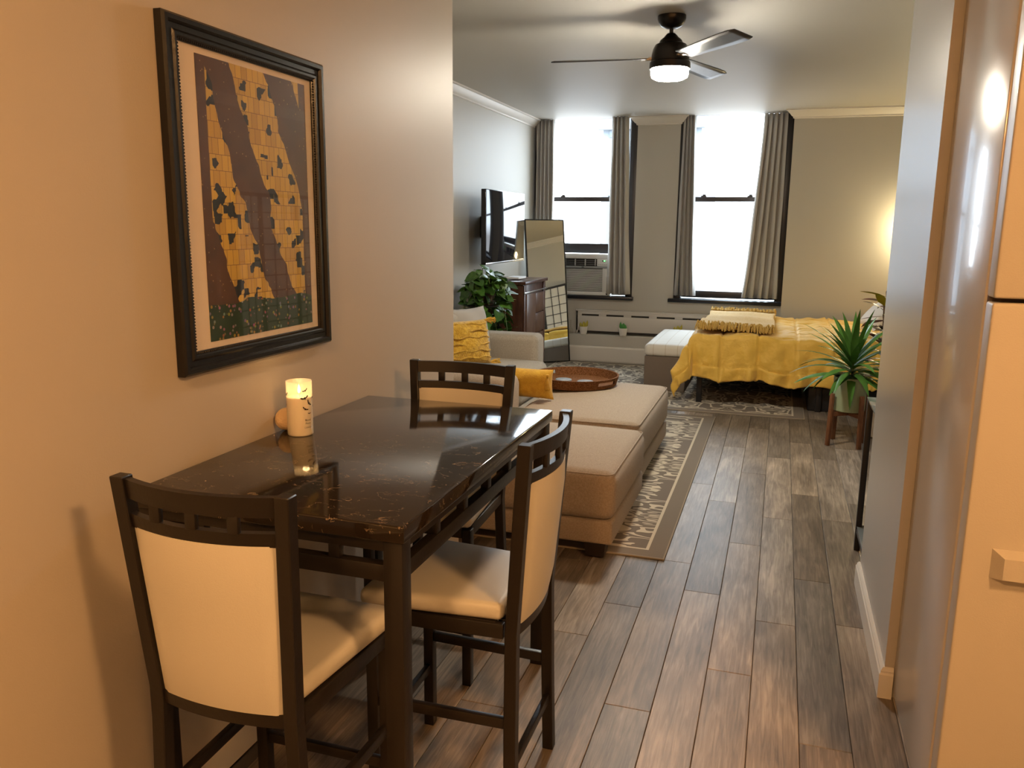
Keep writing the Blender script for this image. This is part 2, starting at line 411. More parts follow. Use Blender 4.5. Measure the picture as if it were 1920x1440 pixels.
def tube(bm, pts, rad, n=8, cap=True):
    pts = [Vector(p) for p in pts]; rings = []
    up = Vector((0, 0, 1))
    for i, p in enumerate(pts):
        t = (pts[min(i+1, len(pts)-1)] - pts[max(i-1, 0)]).normalized()
        x = t.cross(up)
        if x.length < .05: x = t.cross(Vector((1, 0, 0)))
        x.normalize(); y = t.cross(x)
        rd = rad[i] if isinstance(rad, (list, tuple)) else rad
        rings.append([bm.verts.new(p + rd*(math.cos(2*math.pi*k/n)*x + math.sin(2*math.pi*k/n)*y)) for k in range(n)])
    for a, b in zip(rings, rings[1:]):
        for k in range(n): bm.faces.new((a[k], a[(k+1) % n], b[(k+1) % n], b[k]))
    if cap: bm.faces.new(rings[0][::-1]); bm.faces.new(rings[-1])
    return bm
def sheet(bm, nu, nv, fn):
    g = [[bm.verts.new(fn(i/nu, j/nv)) for j in range(nv+1)] for i in range(nu+1)]
    for i in range(nu):
        for j in range(nv): bm.faces.new((g[i][j], g[i+1][j], g[i+1][j+1], g[i][j+1]))
    return bm
def solid(o, t, off=0):
    md = o.modifiers.new('thickness', 'SOLIDIFY'); md.thickness = t; md.offset = off; return o
def thing(name, label, cat, loc=(0, 0, 0), rz=0, group=None):
    o = bpy.data.objects.new(name, None); C.objects.link(o); o.empty_display_size = .1
    o.location = loc; o.rotation_euler = (0, 0, rz); return tag(o, label, cat, group)
def tag(o, label, cat, group=None):
    o['label'] = label; o['category'] = cat
    if group: o['group'] = group
    return o
def struct(o, label=None):
    o['kind'] = 'structure'
    if label: o['label'] = label
    return o
def copy_tree(o, parent=None):
    c = o.copy(); C.objects.link(c); c.parent = parent
    for ch in list(o.children): copy_tree(ch, c)
    return c
def prism(bm, prof, p0, p1, out, e0=0, e1=0):
    """sweep profile [(d along out, z)] from p0 to p1; each end grows by d*e (mitre)"""
    p0, p1, out = Vector(p0), Vector(p1), Vector(out); t = (p1-p0).normalized()
    a = [bm.verts.new(p0 + out*d + Vector((0, 0, z)) - t*d*e0) for d, z in prof]
    b = [bm.verts.new(p1 + out*d + Vector((0, 0, z)) + t*d*e1) for d, z in prof]
    n = len(prof)
    for i in range(n): bm.faces.new((a[i], a[(i+1) % n], b[(i+1) % n], b[i]))
    bm.faces.new(a[::-1]); bm.faces.new(b)
    bmesh.ops.recalc_face_normals(bm, faces=bm.faces)
    return bm

# ------------------------------------------------------------------ the shell
XL, XV, YF, YR, ZC = -1.39, -2.71, 9.10, 8.89, 2.65     # dining wall, living wall, far wall, right part of it, ceiling
XR, YB = 2.20, -1.80
fl = struct(finish(box(B(), (XV-.1, YB-.1, -.15), (XR+.1, YF+.1, -.011)), 'floor', 'slab_dark', smooth=0), 'grey brown wood plank floor running the length of the flat')
struct(finish(box(B(), (XV-.1, YB-.1, ZC), (XR+.1, YF, ZC+.25)), 'ceiling', 'ceiling_paint', smooth=0), 'off white painted ceiling')
struct(finish(box(B(), (XV-.1, YB, -.01), (XL, 3.43, ZC)), 'wall_left', 'wall_paint', smooth=0), 'greige satin wall beside the dining table')
struct(finish(box(B(), (XV-.1, 3.43, -.01), (XV, YF+.25, ZC+.1)), 'wall_living_left', 'wall_far_paint', smooth=0), 'pale grey wall behind the television')
bm = B(); box(bm, (XV, YF, -.01), (.03, YF+.25, .735)); box(bm, (-1.555, YF, .735), (-1.10, YF+.25, ZC+.1)); box(bm, (.03, YR, -.01), (XR, YF+.25, ZC+.1))
box(bm, (XV, YF+.001, ZC+.06), (.03, YF+.25, ZC+.3))
struct(finish(bm, 'wall_far', 'wall_far_paint', smooth=0), 'greige wall with the two windows')
struct(finish(box(B(), (XR, YB, -.01), (XR+.1, YF, ZC)), 'wall_right', 'wall_far_paint', smooth=0), 'greige wall at the head of the bed')
struct(finish(box(B(), (XL, YB-.1, -.01), (XR, YB, ZC)), 'wall_back', 'wall_paint', smooth=0), 'greige wall of the kitchen end')
struct(finish(box(B(), (.41, 2.705, 0), (XR, 3.60, ZC)), 'wall_partition', 'partition_paint', smooth=0), 'greige satin partition wall beside the refrigerator')
# ledge under the radiator cover
struct(finish(rb2(B(), (XV, 8.965, 0), (.03, YF, .31), .006), 'wall_ledge', 'wall_far_paint'), 'low painted ledge under the windows')

crown = [(0, 0), (.085, 0), (.085, -.012), (.070, -.016), (.058, -.030), (.030, -.060), (.016, -.068), (.016, -.080), (0, -.085)]
def crown_run(n, p0, p1, out, e0, e1):
    struct(finish(prism(B(), crown, p0, p1, out, e0, e1), 'trim_%d' % n, 'trim_white', smooth=20), 'white crown moulding')
crown_run(1, (XV, 3.43, ZC), (XV, YF-.02, ZC), (1, 0, 0), 0, 0)
crown_run(2, (-1.555, YF, ZC), (-1.10, YF, ZC), (0, -1, 0), 1, 1)
crown_run(3, (.03, YR, ZC), (XR, YR, ZC), (0, -1, 0), 1, -1)
crown_run(4, (XR, 3.60, ZC), (XR, YR, ZC), (-1, 0, 0), 0, -1)
basep = [(0, 0), (.016, 0), (.016, .082), (.012, .088), (.012, .094), (.005, .104), (0, .104)]
def base_run(n, p0, p1, out, e0, e1, prof=basep):
    struct(finish(prism(B(), prof, p0, p1, out, e0, e1), 'baseboard_%s' % n, 'trim_white', smooth=20), 'white baseboard')
base_run('left', (XL, YB, 0), (XL, 3.43, 0), (1, 0, 0), 0, 1)
base_run('partition', (.41, 2.705, 0), (.41, 3.60, 0), (-1, 0, 0), 1, 1)
base_run('partition_end', (.41, 2.705, 0), (.437, 2.705, 0), (0, -1, 0), 1, 0)
basef = [(0, 0), (.016, 0), (.016, .012), (.02, .02), (.02, .165), (.014, .18), (0, .182)]
base_run('far', (XV, 8.965, 0), (.03, 8.965, 0), (0, -1, 0), 0, 0, basef)
base_run('right', (XR, 3.60, 0), (XR, YR, 0), (-1, 0, 0), 0, 0)

# floor planks -------------------------------------------------------------
PW, PL, GAP = .1476, 1.2245, .0016
def plank_mesh(w, l):
    b = .0016; bm = B(); z = 0
    rings = []
    for (x, y, zz) in ((w/2, l/2, -.010), (w/2, l/2, -b), (w/2-b, l/2-b, 0)):
        rings.append([bm.verts.new((sx*x, sy*y, zz)) for sx, sy in ((-1, -1), (1, -1), (1, 1), (-1, 1))])
    for a, c in zip(rings, rings[1:]):
        for i in range(4): bm.faces.new((a[i], a[(i+1) % 4], c[(i+1) % 4], c[i]))
    bm.faces.new(rings[-1]); bm.normal_update()
    me = bpy.data.meshes.new('plank'); bm.to_mesh(me); bm.free(); me.materials.append(MATS['plank']); return me
pm_cache = {}
joints = {0: 3.115, -1: 3.914, -2: 3.30, -3: 3.59, 1: 3.574, 2: 3.18, -4: 3.075, -5: 2.78}
k = -19
while k*PW < XR:
    x0, x1 = max(k*PW, XV), min((k+1)*PW, XR)
    ylo, yhi = (3.43 if x1 <= XL+.02 else .35), YF
    if k*PW > .5: ylo, yhi = 3.55, 8.9
    if k < -9 and x0 < XL < x1 - .02: ylo = 3.43
    j = joints.get(k, random.uniform(0, PL)); y = j - math.ceil((j-ylo)/PL)*PL
    while y < yhi:
        a, b = max(y, ylo), min(y+PL, yhi); y += PL
        if b-a < .03 or x1-x0 < .012: continue
        key = (round(x1-x0, 4), round(b-a, 4))
        if key not in pm_cache: pm_cache[key] = plank_mesh(x1-x0-GAP, b-a-GAP)
        p = bpy.data.objects.new('plank', pm_cache[key]); C.objects.link(p); p.parent = fl
        p.location = ((x0+x1)/2, (a+b)/2, 0)
    k += 1

# windows ------------------------------------------------------------------
def window(n, x0, x1, lower_z0, rail_h, lock_x, label):
    root = bpy.data.objects.new('window_%d' % n, None); C.objects.link(root); root.location = ((x0+x1)/2, 9.25, .735)
    struct(root, label)
    def P(bm, name, m): 
        o = finish(bm, name, m, root); o.matrix_parent_inverse = Matrix.Translation(-root.location); return o
    y0, y1 = 9.20, 9.30
    for xa, xb in ((x0, x0+.075), (x1-.075, x1)):
        P(rb2(B(), (xa, y0-.10, .74), (xb, y1, 2.72), .004), 'jamb', 'window_dark')
    P(rb2(B(), (x0+.075, y0, 2.67), (x1-.075, y1, 2.72), .004), 'head_rail', 'window_dark')
    xa, xb = x0+.075, x1-.075
    P(rb2(B(), (xa, y0+.02, 1.775), (xb, y0+.075, 1.825), .005), 'meeting_rail', 'window_rail')
    for lx in lock_x:
        lk = rb2(B(), (lx-.028, y0+.022, 1.823), (lx+.028, y0+.045, 1.838), .003)
        rb2(lk, (lx-.010, y0+.015, 1.835), (lx+.022, y0+.040, 1.850), .003)
        P(lk, 'sash_lock', 'window_rail')
    P(rb2(B(), (xa, y0+.02, lower_z0), (xb, y0+.06, lower_z0+rail_h), .005), 'bottom_rail', 'window_dark')
    for za, zb, yy in ((1.80, 2.68, y0+.065), (lower_z0+rail_h-.005, 1.785, y0+.04)):
        for xs in (xa, xb-.035):
            P(rb2(B(), (xs, yy-.018, za), (xs+.035, yy+.018, zb), .003), 'stile', 'window_dark')
        P(box(B(), (xa+.03, yy-.002, za), (xb-.03, yy+.002, zb)), 'pane', 'pane_glass')
    # projecting stool
    P(rb2(B(), (x0-(.05 if n == 2 else 0), 9.03, .700), (x1+(.0 if n == 2 else .02), 9.20, .738), .006), 'window_sill', 'sill_black')
    return root
window(1, -2.70, -1.555, 1.203, .108, (-2.40, -1.85), 'dark framed sash window raised over the air conditioner')
window(2, -1.10, .03, .745, .075, (-.84, -.36), 'dark framed sash window with closed lower sash beside the bed')

# curtains -----------------------------------------------------------------
def curtain(xt, xb, folds, label, phase, y=9.085):
    nu, nv = folds*8, 14
    def f(u, v):
        z = 2.648 - v*(2.648-.772)
        a = xt[0] + (xt[1]-xt[0])*u; b = xb[0] + (xb[1]-xb[0])*u; e = v**1.3
        x = a + (b-a)*e
        am = .034 + .010*v
        yy = y + am*math.sin(2*math.pi*folds*u+phase) + .006*math.sin(7*u+5*v)
        xx = x + .010*math.sin(4*math.pi*folds*u+phase) + .006*v*math.sin(9*v+12*u)
        return (xx, yy, z)
    o = finish(sheet(B(), nu, nv, f), 'curtain', 'curtain', smooth=80); solid(o, .004)
    return tag(o, label, 'curtain', 'grey window curtains')
curtain((-2.692, -2.475), (-2.692, -2.46), 5, 'narrow taupe curtain between the living wall and the air conditioner window', .3)
curtain((-1.815, -1.645), (-1.825, -1.575), 4, 'taupe curtain hanging in front of the right end of the air conditioner', 1.2, 8.985)
curtain((-1.075, -.95), (-1.10, -.875), 4, 'gathered taupe curtain against the pier between the two windows', .8)
curtain((-.262, -.015), (-.385, .005), 5, 'wide taupe curtain flaring out beside the wall at the bed', 2.0)

# neighbouring building in the bright light outside
t = thing('building', 'pale brick building outside the windows, nearly lost in glare', 'building', (-3.6, 24, -12))
def TP(t, bm, name, m, smooth=35):
    o = finish(bm, name, m, t, smooth); return o
TP(t, box(B(), (-1.5, 0, 0), (1.27, 6, 40)), 'wall', 'outside_wall', 0)
TP(t, box(B(), (-1.62, -.25, 16.2), (1.36, .02, 16.6)), 'ledge', 'outside_wall', 0)
for zz in range(10, 24, 3):
    for xx in (-1.3, -.35, .6):
        w = TP(t, box(B(), (xx, -.05, zz), (xx+.5, .05, zz+1.6)), 'window', 'outside_pane', 0)

# ------------------------------------------------------------------ dining table
TX0, TX1, TY0, TY1, TZ = -1.372, -.688, 1.425, 2.572, .90
t = thing('dining_table', 'counter height dining table with glossy black marble pattern top against the wall', 'table', ((TX0+TX1)/2, (TY0+TY1)/2, 0))
hx, hy = (TX1-TX0)/2, (TY1-TY0)/2
TP(t, rbox(B(), (0, 0, TZ-.019), (2*hx, 2*hy, .038), .005, rs=2), 'table_top', 'black_marble')
for sx in (-1, 1):
    for sy in (-1, 1):
        TP(t, rbox(B(), (sx*(hx-.029), sy*(hy-.029), .431), (.044, .044, .862), .003), 'leg', 'espresso')
for sy in (-1, 1):
    for z, hgt in ((.8485, .027), (.7865, .037)):
        TP(t, rbox(B(), (0, sy*(hy-.029), z), (2*hx-.102, .026, hgt), .002), 'apron_rail', 'espresso')
    for i in range(-1, 2):
        TP(t, rbox(B(), (i*.17, sy*(hy-.029), .820), (.026, .022, .030), .002), 'apron_spacer', 'espresso')
for sx in (-1, 1):
    for z, hgt in ((.8485, .027), (.7865, .037)):
        TP(t, rbox(B(), (sx*(hx-.029), 0, z), (.026, 2*hy-.102, hgt), .002), 'apron_rail', 'espresso')
    for i in range(-2, 3):
        TP(t, rbox(B(), (sx*(hx-.029), i*.175, .820), (.022, .026, .030), .002), 'apron_spacer', 'espresso')

# ------------------------------------------------------------------ dining chairs
def make_chair(label):
    """faces +Y; origin on the floor midway between the back legs"""
    t = thing('dining_chair', label, 'chair', group='dark metal counter chairs at the dining table')
    w = .185
    def by(z): return .010*min(z, .5)/.5 if z < .5 else .010 - .038*(z-.5)/.51
    def wz(z): return .160 + .026*(z-.53)/.48 if z > .53 else .160 + .020*(.53-z)/.53
    for s in (-1, 1):
        bm = B(); zs = [0, .25, .53, .75, 1.012]; a = .0155
        rings = [[bm.verts.new((s*wz(z)+dx*a, by(z)+dy*a, z)) for dx, dy in ((-1, -1), (1, -1), (1, 1), (-1, 1))] for z in zs]
        for p, q in zip(rings, rings[1:]):
            for i in range(4): bm.faces.new((p[i], p[(i+1) % 4], q[(i+1) % 4], q[i]))
        bm.faces.new(rings[0][::-1]); bm.faces.new(rings[-1])
        bmesh.ops.bevel(bm, geom=list(bm.edges), offset=.002, segments=1, affect='EDGES')
        TP(t, bm, 'leg', 'espresso')
    for s in (-1, 1):
        TP(t, rbox(B(), (s*.178, .375, .272), (.030, .030, .545), .002), 'leg', 'espresso')
    def bow(u, z=1.0): return -(.018+.016*max(0, min(1, (z-.54)/.46)))*(1-(u*2-1)**2)
    def rail(z0, z1, th, name, m='espresso', n=14, push=0, inset=.014, puff=0):
        bm = B(); g = []
        for i in range(n+1):
            u = i/n
            nz = 1 if not puff else 6
            rowf, rowb = [], []
            for j in range(nz+1):
                vv = j/nz; z = z0+(z1-z0)*vv; y = by(z) + bow(u, z) + push; xw = wz(z)-inset; x = -xw + 2*xw*u
                e = min(1, min(u, 1-u)/.05, min(vv, 1-vv)/.05+.15) if puff else 1
                e = math.sqrt(max(e, 0)) if puff else 1
                hth = th/2*(.35+.65*e) if puff else th/2
                rowf.append(bm.verts.new((x, y+hth, z))); rowb.append(bm.verts.new((x, y-hth, z)))
            g.append((rowf, rowb))
        nz = len(g[0][0])-1
        for a, b in zip(g, g[1:]):
            for j in range(nz):
                bm.faces.new((a[0][j], a[0][j+1], b[0][j+1], b[0][j])); bm.faces.new((a[1][j], b[1][j], b[1][j+1], a[1][j+1]))
            bm.faces.new((a[0][nz], a[1][nz], b[1][nz], b[0][nz])); bm.faces.new((a[0][0], b[0][0], b[1][0], a[1][0]))
        for q, fl_ in ((g[0], 1), (g[-1], 0)):
            for j in range(nz):
                f = (q[0][j], q[1][j], q[1][j+1], q[0][j+1]); bm.faces.new(f if fl_ else f[::-1])
        bmesh.ops.recalc_face_normals(bm, faces=bm.faces)
        return TP(t, bm, name, m)
    rail(.968, 1.008, .016, 'top_rail'); rail(.908, .936, .016, 'back_rail'); rail(.512, .544, .016, 'back_rail')
    for i in (-1, 0, 1):
        x = i*.088; u = (x+w)/(2*w); y = by(.952)+bow(u)
        TP(t, rbox(B(), (x, y, .952), (.024, .012, .036), .002), 'spindle', 'espresso')
    rail(.542, .910, .032, 'backrest_pad', 'cream_vinyl', 18, 0, .016, puff=1)
    # seat
    def seatfn(x, y, z, hx, hy, hz):
        tz = z + (.010*(1-(x/hx)**2)*(1-(y/hy)**2) if z > 0 else 0)
        return (x*(1+.09*(y/hy)-.02), y, tz)
    TP(t, rbox(B(), (0, .218, .576), (.372, .375, .046), .019, n=(6, 6, 0), rs=3, fn=seatfn), 'seat', 'cream_vinyl')
    bm = B()
    for s in (-1, 1): bar(bm, (s*.163, .028, .533), (s*.178, .362, .533), .020, .038, r=.002)
    rbox(bm, (0, .378, .533), (.324, .022, .038), .002); rbox(bm, (0, .040, .533), (.29, .018, .038), .002)
    rbox(bm, (0, .21, .550), (.33, .32, .006), .001)
    TP(t, bm, 'seat_frame', 'espresso')
    for s in (-1, 1):
        TP(t, bar(B(), (s*wz(.29), by(.29)+.014, .290), (s*.178, .361, .290), .018, .028), 'stretcher', 'espresso')
    TP(t, rbox(B(), (0, by(.17), .170), (.316, .016, .026), .002), 'stretcher', 'espresso')
    TP(t, rbox(B(), (0, .375, .190), (.328, .016, .026), .002), 'stretcher', 'espresso')
    return t
ch = make_chair('cream padded counter chair at the table end below the framed print')
ch.location = (-1.018, 1.262, 0)
c2 = copy_tree(ch); c2.location = (-.552, 1.914, 0); c2.rotation_euler = (0, 0, R(90))
c2['label'] = 'cream padded counter chair on the long open side of the table, facing the wall'
c3 = copy_tree(ch); c3.location = (-1.075, 2.705, 0); c3.rotation_euler = (0, 0, R(180))
c3['label'] = 'cream padded counter chair at the table end beside the sofa and beige ottoman'

# ------------------------------------------------------------------ candle, straw ball
cx, cy = -1.292, 2.008
t = thing('candle', 'lit cream pillar candle in a glass printed with bats on the dining table', 'candle', (cx, cy, TZ))
TP(t, lathe(B(), [(0, .002), (.033, .002), (.0345, .006), (.0345, .112), (.028, .1135), (0, .112)], 32), 'wax', 'wax')
TP(t, lathe(B(), [(0, 0), (.034, 0), (.0365, .003), (.0365, .157), (.0360, .158), (.0350, .156), (.0350, .1135)], 40), 'glass', 'candle_glass', 50)
TP(t, tube(B(), [(0, 0, .112), (.001, 0, .120), (.003, 0, .126)], .0009, 6), 'wick', 'print_ink')
TP(t, lathe(B(), [(0, .120), (.0035, .124), (.0045, .130), (.003, .138), (0, .148)], 12), 'flame', 'flame')
l = bpy.data.lights.new('candle_light', 'POINT'); l.energy = .10; l.color = (1, .6, .25); l.shadow_soft_size = .01
lo = bpy.data.objects.new('candle_light', l); C.objects.link(lo); lo.location = (cx, cy, TZ+.135)
camdir = math.atan2(-cy, -cx)          # heading from the candle towards the kitchen
def wrap(bm, ang, z, rad=.0369):
    for v in bm.verts:
        a = ang + v.co.x/rad; v.co = Vector((rad*math.cos(a), rad*math.sin(a), z+v.co.y))
    return bm
bat = [(-1, .35), (-.72, .42), (-.45, .25), (-.2, .12), (-.1, .38), (-.04, .24), (.04, .24), (.1, .38), (.2, .12), (.45, .25), (.72, .42), (1, .35),
       (.8, .0), (.62, .05), (.5, -.18), (.3, -.08), (.12, -.2), (0, -.42), (-.12, -.2), (-.3, -.08), (-.5, -.18), (-.62, .05), (-.8, 0)]
for da, z, s, rot in ((.47, .134, .009, .5), (.42, .112, .013, .3), (.78, .096, .011, -.9), (.44, .080, .010, -.5), (.80, .066, .006, 0), (-1.3, .12, .012, .4), (-1.6, .09, .011, -.3), (-2.0, .07, .010, .2), (1.5, .11, .011, .3), (1.8, .08, .012, -.2)):
    bm = B(); ca, sa = math.cos(rot), math.sin(rot)
    vs = [bm.verts.new((s*(x*ca-y*sa), s*(x*sa+y*ca), 0)) for x, y in bat]
    f = bm.faces.new(vs); bmesh.ops.triangulate(bm, faces=[f])
    TP(t, wrap(bm, camdir+da, z), 'printed_bat', 'print_ink', 0)
def text_mesh(body, size, extrude=0):
    cu = bpy.data.curves.new('lettering', 'FONT'); cu.body = body; cu.size = size; cu.align_x = 'CENTER'; cu.extrude = extrude
    o = bpy.data.objects.new('lettering', cu); C.objects.link(o)
    dg = bpy.context.evaluated_depsgraph_get(); dg.update()
    me = bpy.data.meshes.new_from_object(o.evaluated_get(dg)); bpy.data.objects.remove(o); bpy.data.curves.remove(cu)
    bm = B(); bm.from_mesh(me); bpy.data.meshes.remove(me); return bm
for body, z, s in (('Blood', .045, .0085), ('Peony', .036, .0075), ('CANDLE', .024, .0065)):
    TP(t, wrap(text_mesh(body, s), camdir+.66, z), 'lettering', 'print_ink', 0)

t = thing('straw_ball', 'small round straw wound ball behind the candle against the wall', 'ball', (-1.3560, 2.036, TZ))
TP(t, lathe(B(), [(0, 0)] + [(.033*math.sin(math.pi*i/14), .033-.033*math.cos(math.pi*i/14)) for i in range(1, 14)] + [(0, .066)], 24), 'ball', 'ball_straw')
bm = B()
for i in range(26):
    e = Euler((random.uniform(0, 3.1), random.uniform(0, 3.1), random.uniform(0, 3.1))).to_matrix()
    tube(bm, [e @ Vector((.0326*math.cos(a*math.pi/12), .0326*math.sin(a*math.pi/12), random.uniform(-.001, .001))) + Vector((0, 0, .0335)) for a in range(25)], .0008, 4, False)
TP(t, bm, 'straw_winding', 'ball_straw')

# ------------------------------------------------------------------ framed print
FY0, FY1, FZ0, FZ1 = 1.630, 2.324, 1.126, 1.974
t = thing('framed_print', 'large framed print of gold and umber blocks hanging over the dining table', 'picture', (XL+.001, (FY0+FY1)/2, (FZ0+FZ1)/2))
hw, hh = (FY1-FY0)/2, (FZ1-FZ0)/2
prof = [(0, 0), (.020, 0), (.026, .006), (.026, .016), (.018, .022), (.018, .034), (.022, .040), (.022, .046), (.012, .056), (0, .056)]   # (out from wall, in from edge)
def frame_bar(a, b, inw):
    bm = B(); a, b, inw = Vector(a), Vector(b), Vector(inw); d = (b-a).normalized()
    A = [bm.verts.new(a + Vector((o_, 0, 0)) + inw*i_ + d*i_) for o_, i_ in prof]
    Bv = [bm.verts.new(b + Vector((o_, 0, 0)) + inw*i_ - d*i_) for o_, i_ in prof]
    n = len(prof)
    for i in range(n): bm.faces.new((A[i], A[(i+1) % n], Bv[(i+1) % n], Bv[i]))
    bm.faces.new(A); bm.faces.new(Bv[::-1]); bmesh.ops.recalc_face_normals(bm, faces=bm.faces)
    return bm
cs = [(0, -hw, -hh), (0, hw, -hh), (0, hw, hh), (0, -hw, hh)]
for i, inw in enumerate(((0, 0, 1), (0, -1, 0), (0, 0, -1), (0, 1, 0))):
    fb = TP(t, frame_bar(cs[i], cs[(i+1) % 4], inw), 'frame_bar', 'frame_black', 25)
    bm = B(); a, b, iv = Vector(cs[i]), Vector(cs[(i+1) % 4]), Vector(inw); d = (b-a).normalized(); L = (b-a).length
    n = int((L-.1)/.0075)
    for kx in range(n):                                    # beaded sight edge
        p = a + d*(.052+(L-.104)*(kx+.5)/n) + iv*.052 + Vector((.0165, 0, 0))
        bmesh.ops.create_icosphere(bm, subdivisions=1, radius=.0034, matrix=Matrix.Translation(p))
    bo = finish(bm, 'beading', 'frame_black', fb); bo['kind'] = 'stuff'
TP(t, box(B(), (.001, -hw+.05, -hh+.05), (.008, hw-.05, hh-.05)), 'mat_board', 'mat_board', 0)
py0, py1, pz0, pz1 = 1.750, 2.235, 1.198, 1.902
print_material(py1-py0, pz1-pz0)
pr_ = TP(t, box(B(), (-.0005, -(py1-py0)/2, -(pz1-pz0)/2), (.0005, (py1-py0)/2, (pz1-pz0)/2)), 'art_print', 'art_print', 0)
pr_.location = (.0088, (py0+py1)/2-(FY0+FY1)/2, (pz0+pz1)/2-(FZ0+FZ1)/2)
TP(t, box(B(), (.0105, -hw+.05, -hh+.05), (.0125, hw-.05, hh-.05)), 'glazing', 'picture_glass', 0)

# ------------------------------------------------------------------ refrigerator
t = thing('refrigerator', 'white refrigerator with glossy side panel beside the partition wall', 'refrigerator', (.82, 2.35, 0))
TP(t, rb2(B(), (-.382, -.272, .03), (.378, .350, 2.28), .004), 'cabinet', 'fridge_white')
TP(t, rb2(B(), (-.376, -.286, .08), (.372, -.270, 2.275), .003), 'gasket', 'gasket')
for z0, z1 in ((.09, 1.347), (1.357, 2.278)):
    TP(t, rb2(B(), (-.380, -.348, z0), (.378, -.284, z1), .006, rs=2), 'door', 'door_white')
bm = B()
hp = [(0, .725), (0, .795), (.030, .783), (.030, .733)]      # bevelled horizontal grip
a = [bm.verts.new((-.322+(.02 if d else 0), -.348-d, z)) for d, z in hp]; b = [bm.verts.new((.26-(.02 if d else 0), -.348-d, z)) for d, z in hp]
for i in range(4): bm.faces.new((a[i], a[(i+1) % 4], b[(i+1) % 4], b[i]))
bm.faces.new(a[::-1]); bm.faces.new(b); bmesh.ops.recalc_face_normals(bm, faces=bm.faces)
TP(t, bm, 'handle', 'door_white', 20)
TP(t, rb2(B(), (-.30, -.352, 1.283), (-.24, -.347, 1.297), .002), 'badge', 'gasket')
TP(t, rb2(B(), (-.36, -.25, 0), (.36, .33, .032), .004), 'plinth', 'gasket')
TP(t, rb2(B(), (-.36, -.33, 2.278), (-.30, -.25, 2.292), .004), 'hinge_cover', 'door_white')

# ------------------------------------------------------------------ ceiling fan
t = thing('ceiling_fan', 'dark bronze three blade ceiling fan with lit glass drum', 'ceiling fan', (-.668, 4.88, ZC))
TP(t, lathe(B(), [(0, 0), (.078, 0), (.078, -.018), (.072, -.034), (.058, -.052), (.036, -.064), (.020, -.067), (0, -.067)], 32), 'canopy', 'bronze_black')
TP(t, lathe(B(), [(.011, -.060), (.011, -.108)], 16), 'downrod', 'bronze_black')
TP(t, lathe(B(), [(0, -.090), (.022, -.092), (.034, -.104), (.040, -.112), (.060, -.128), (.066, -.142), (.086, -.152), (.098, -.175), (.104, -.205), (.106, -.240), (.113, -.246), (.114, -.280), (.108, -.282), (.106, -.270), (0, -.268)], 40), 'motor_housing', 'bronze_black')
TP(t, lathe(B(), [(.104, -.268), (.105, -.306), (.099, -.324), (.080, -.334), (.040, -.340), (0, -.342)], 40), 'light_diffuser', 'fan_glass', 60)
for ang in (186, 309, 71):
    br = TP(t, rbox(B(), (.125, 0, -.225), (.070, .030, .012), .003, mtx=Matrix.Rotation(R(0), 3, 'X')), 'blade_bracket', 'bracket_metal')
    rbm = B(); rbox(rbm, (.10, 0, -.222), (.04, .05, .010), .003); e_ = finish(rbm, 'bracket_foot', 'bracket_metal', br)
    br.rotation_euler = (0, 0, R(ang))
    bm = B(); n = 12
    def bl(u, v):
        x = .130+.535*u; w = .050+.016*min(1, u*1.4); cut = max(0, (u-.96)/.04); w *= (1-.16*cut**2)
        return (x, (v-.5)*2*w, 0)
    sheet(bm, n, 4, bl)
    blo = finish(bm, 'blade', 'blade', t); solid(blo, .006)
    blo.location = (0, 0, -.222); blo.rotation_euler = (R(-13), 0, R(ang)); 
# ------------------------------------------------------------------ kitchen flush light (behind the viewpoint)
for lx_, ly_, lb_ in ((1.30, .35, 'round warm flush ceiling light over the kitchen counter side'), (-.62, -.62, 'round warm flush ceiling light near the kitchen end wall')):
    t = thing('flush_light', lb_, 'ceiling light', (lx_, ly_, ZC), group='warm kitchen ceiling lights')
    TP(t, lathe(B(), [(0, 0), (.17, 0), (.17, -.03), (0, -.03)], 32), 'base', 'steel_bar')
    TP(t, lathe(B(), [(.16, -.03), (.165, -.06), (.14, -.095), (.08, -.115), (0, -.12)], 32), 'glass_shade', 'kitchen_glass')

# ------------------------------------------------------------------ rugs
def rug(x0, x1, y0, y1, seed, label, flip=False):
    hx, hy = (x1-x0)/2, (y1-y0)/2; nm = 'rug_weave_%d' % seed
    rug_material(nm, hx, hy, seed, flip)
    o = finish(rbox(B(), (0, 0, .005), (2*hx, 2*hy, .010), .004), 'area_rug', nm, loc=((x0+x1)/2, (y0+y1)/2, 0))
    return tag(o, label, 'rug')
rug(-2.60, -.415, 3.575, 6.62, 3, 'grey and cream vine patterned rug under the ottomans')
rug(-2.40, .265, 6.775, 8.94, 5, 'grey and cream leaf patterned rug under the bench and bed', True)
RZ = .010

